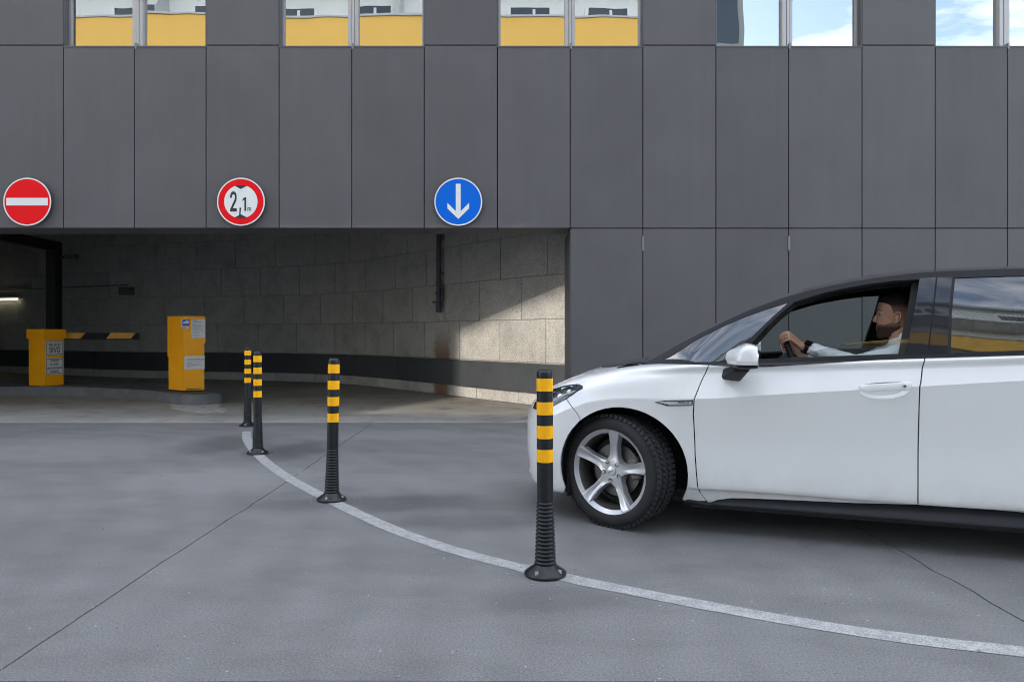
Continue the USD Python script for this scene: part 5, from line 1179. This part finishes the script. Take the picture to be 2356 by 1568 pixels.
# arms
Lsh, Lel, Lwr = (1.548, .535, 1.052), (1.300, .575, .985), (1.040, .485, 1.088)
Rsh, Rel, Rwr = (1.548, .205, 1.052), (1.290, .150, .935), (1.040, .205, 1.010)
torso = H(both_v((1.565, .12, 1.00, .105), (1.565, .155, 1.058, .052), (1.52, .10, .78, .12), (1.47, .11, .60, .12)) + [(1.585, .37, 1.10, .06)], seg=18)
legs = OR(*[chain(Q((1.44, v, .585, .095), (.98, v + d, .615, .062), (.70, v + d, .30, .045), (.60, v + d, .27, .035)), 14) for v, d in ((.45, .02), (.29, -.03))])
C0 = np.array([.965, .37, .985]); n_ = np.array([.966, 0, .26]); e2_ = np.array([-.26, 0, .966])
def hand(phi, side, wrist):
    """Four fingers closed round the rim, thumb along its inside; side = +1 for the left hand."""
    rad = math.cos(phi) * e2_ + math.sin(phi) * np.array([0, side, 0]); tan = -math.sin(phi) * e2_ + math.cos(phi) * np.array([0, side, 0])
    R0 = C0 + .182 * rad; w = np.array(wrist); out = []
    P = lambda t, a, b, r: (*(R0 + tan * t + rad * a + n_ * b), r)
    kn = []
    for k, (t, L) in enumerate(((-.033, .95), (-.011, 1.05), (.011, 1.0), (.032, .86))):
        r = .0092 - .0004 * k
        pts = [P(t, .033, .026, r + .0012), P(t * .98, .037 * L, .000, r + .0006), P(t * .95, .022, -.026 * L, r), P(t * .92, -.004, -.029, r - .0006), P(t * .9, -.018, -.014, r - .0012)]
        kn.append(pts[0]); out.append(chain(Q(*pts), 14))
    wa = w + (R0 - w) * .30
    palm = hull(*Q(*kn, (*(wa + tan * .016), .0185), (*(wa - tan * .016), .0185), P(-.026, -.004, .034, .011), P(.026, -.004, .032, .010)), seg=16)
    th = chain(Q((*(wa - tan * .02), .015), P(-.046, -.010, .030, .0125), P(-.058, -.018, .008, .0108), P(-.062, -.014, -.014, .0095)), 14)
    wrst = chain(Q((*w, .0275), (*wa, .024)), 14)
    return OR(palm, th, wrst, *out)
hl_, hr_ = hand(math.radians(38), 1, Lwr), hand(math.radians(62), -1, Rwr)
armL = chain(Q((*Lsh, .050), (*Lel, .040), (*Lwr, .0275)), 14); armR = chain(Q((*Rsh, .050), (*Rel, .040), (*Rwr, .0275)), 14)
body = OR(H(SK), H(FA), H(NECK), nose, lips, brow, ear(1), ear(-1), torso, armL, armR, legs)
bt = organic(body, .0065, 6); ht = organic(OR(hl_, hr_), .0035, 5)
allb = OR(body.refine_to_length(.012), hl_, hr_)
tb_m = organic(allb, .0060, 6)
ppart('body', tb_m, M['skin'])
def slab_uz(poly, v0=.1, v1=.66):
    cs = m3.CrossSection([np.array([(p[0] - B0[0], p[1] - B0[2]) for p in (poly if sg.Polygon(poly).exterior.is_ccw else poly[::-1])])])
    m = m3.Manifold.extrude(cs, v1 - v0)                               # along +z, to be laid along the car's width
    return m.rotate((90, 0, 0)).translate((0, -v0 - B0[1], 0))
hair = H(SK, .0045) ^ slab_uz([(1.425, 1.356), (1.46, 1.350), (1.49, 1.338), (1.503, 1.320), (1.508, 1.300), (1.514, 1.280), (1.530, 1.292), (1.548, 1.300), (1.556, 1.27), (1.566, 1.235), (1.60, 1.195), (1.66, 1.20), (1.66, 1.42), (1.42, 1.42)])
ppart('hair', organic(hair, .008, 3), M['hair'])
beard = OR(H(FA, .0028), H(both_v((1.4535, .010, 1.157, .0185), (1.495, .030, 1.165, .016)), 0)) ^ slab_uz([(1.540, 1.290), (1.518, 1.290), (1.512, 1.258), (1.498, 1.232), (1.474, 1.220), (1.452, 1.2235), (1.42, 1.2225), (1.41, 1.13), (1.47, 1.125), (1.525, 1.160), (1.553, 1.20)])
beard = beard - OR(H(both_v((1.4405, .013, 1.2085, .006)) + [(1.425, .37, 1.2095, .006)], seg=12), H(both_v((1.4415, .012, 1.1985, .006)) + [(1.425, .37, 1.1975, .006)], seg=12))
ppart('beard', organic(beard, .006, 3), M['beard'])
for s_ in (1, -1):
    e_ = ppart('eye', trimesh.creation.icosphere(2, .0098).apply_translation(Q((1.4535, .37 + s_ * .0385, 1.2785, 0))[0][:3]), M['eye'])
    ppart('iris', trimesh.creation.icosphere(2, .0058).apply_translation(Q((1.4480, .37 + s_ * .0405, 1.2785, 0))[0][:3]), M['iris'], e_)
    ppart('eyebrow', organic(chain(Q((1.4365, .37 + s_ * .012, 1.3045, .0055), (1.4415, .37 + s_ * .030, 1.309, .0058), (1.4545, .37 + s_ * .047, 1.302, .0042)), 10), .004, 2), M['hair'])
# shirt: over torso and arms to the cuffs, creased
def lerp(a, b, t): return tuple(np.array(a) + (np.array(b) - np.array(a)) * t)
cuffL, cuffR = lerp(Lel, Lwr, .86), lerp(Rel, Rwr, .86)
sh_m = OR(H(both_v((1.565, .12, 1.00, .113), (1.565, .158, 1.058, .060), (1.52, .10, .78, .130), (1.47, .11, .62, .132)) + [(1.585, .37, 1.10, .066)], seg=18),
          chain(Q((*Lsh, .064), (*lerp(Lsh, Lel, .5), .058), (*Lel, .056), (*lerp(Lel, Lwr, .45), .049), (*cuffL, .040)), 16), chain(Q((*Rsh, .064), (*Rel, .056), (*cuffR, .040)), 16),
          H([(1.575, .37, 1.135, .066), (1.60, .37, 1.15, .062), (1.56, .37, 1.09, .075)], seg=18))
cut = m3.Manifold.batch_hull([m3.Manifold.sphere(.058, 20).translate(q[:3]) for q in Q((1.545, .37, 1.175, 0), (1.53, .37, 1.30, 0), (1.60, .37, 1.30, 0), (1.588, .37, 1.205, 0))])
sm_ = organic(sh_m - cut, .010, 6)
nn = sm_.vertex_normals; pv = sm_.vertices + B0
crease = meshkit.fbm(pv * np.array([22, 22, 34]), 3, 5) - .5
arm_w = np.clip((1.56 - pv[:, 0]) / .10, 0, 1)
sm_.vertices += nn * (crease * (.006 + .022 * arm_w))[:, None]
shp = ppart('shirt', sm_, M['shirt'])
collar = []
for t in np.linspace(-2.75, 2.75, 24): collar.append((1.578 - .064 * math.cos(t) * 1.0, .37 + .064 * math.sin(t), 1.165 - .030 * math.cos(t)))
cv = []
for (u, v, z) in collar: cv += [(u - B0[0], -v - B0[1], z + .016 - B0[2]), (u - B0[0] + (u - 1.578) * .10, -v - B0[1] - (v - .37) * .12, z - .016 - B0[2])]
cf = [f for k in range(23) for f in ((2*k, 2*k+1, 2*k+2), (2*k+2, 2*k+1, 2*k+3))]
ppart('collar', trimesh.Trimesh(np.array(cv), cf, process=False), M['shirt'], shp)
ppart('trousers', organic(OR(*[chain(Q((1.44, v, .585, .102), (.98, v + d, .615, .070), (.72, v + d, .32, .053)), 14) for v, d in ((.45, .02), (.29, -.03))]), .02, 4), M['trousers'])
# wrist watch
wd = np.array(Lwr) - np.array(Lel); wd /= np.linalg.norm(wd); wc = np.array(lerp(Lel, Lwr, .965))
up_ = np.array([0, .55, .83]); up_ -= wd * (up_ @ wd); up_ /= np.linalg.norm(up_); sd = np.cross(wd, up_)
ring_ = [wc + .0295 * (math.cos(t) * up_ + math.sin(t) * sd) for t in np.linspace(0, 2 * np.pi, 28, endpoint=False)]
loc3 = lambda p: np.array([p[0] - B0[0], -p[1] - B0[1], p[2] - B0[2]])
wt = ppart('watch', OR(*[m3.Manifold.batch_hull([m3.Manifold.sphere(.0026, 8).translate(tuple(loc3(ring_[(k + j) % 28] + wd * o))) for j in (0, 1) for o in (-.009, .009)]) for k in range(28)]), M['car_trim'], smooth=35)
cse = [wc + up_ * h + wd * a + sd * b for h in (.029, .037) for a in (-.017, .017) for b in (-.015, .015)]
ppart('watch_case', m3.Manifold.batch_hull([m3.Manifold.sphere(.003, 10).translate(tuple(loc3(c))) for c in cse]), M['black_gloss'], wt, smooth=35)
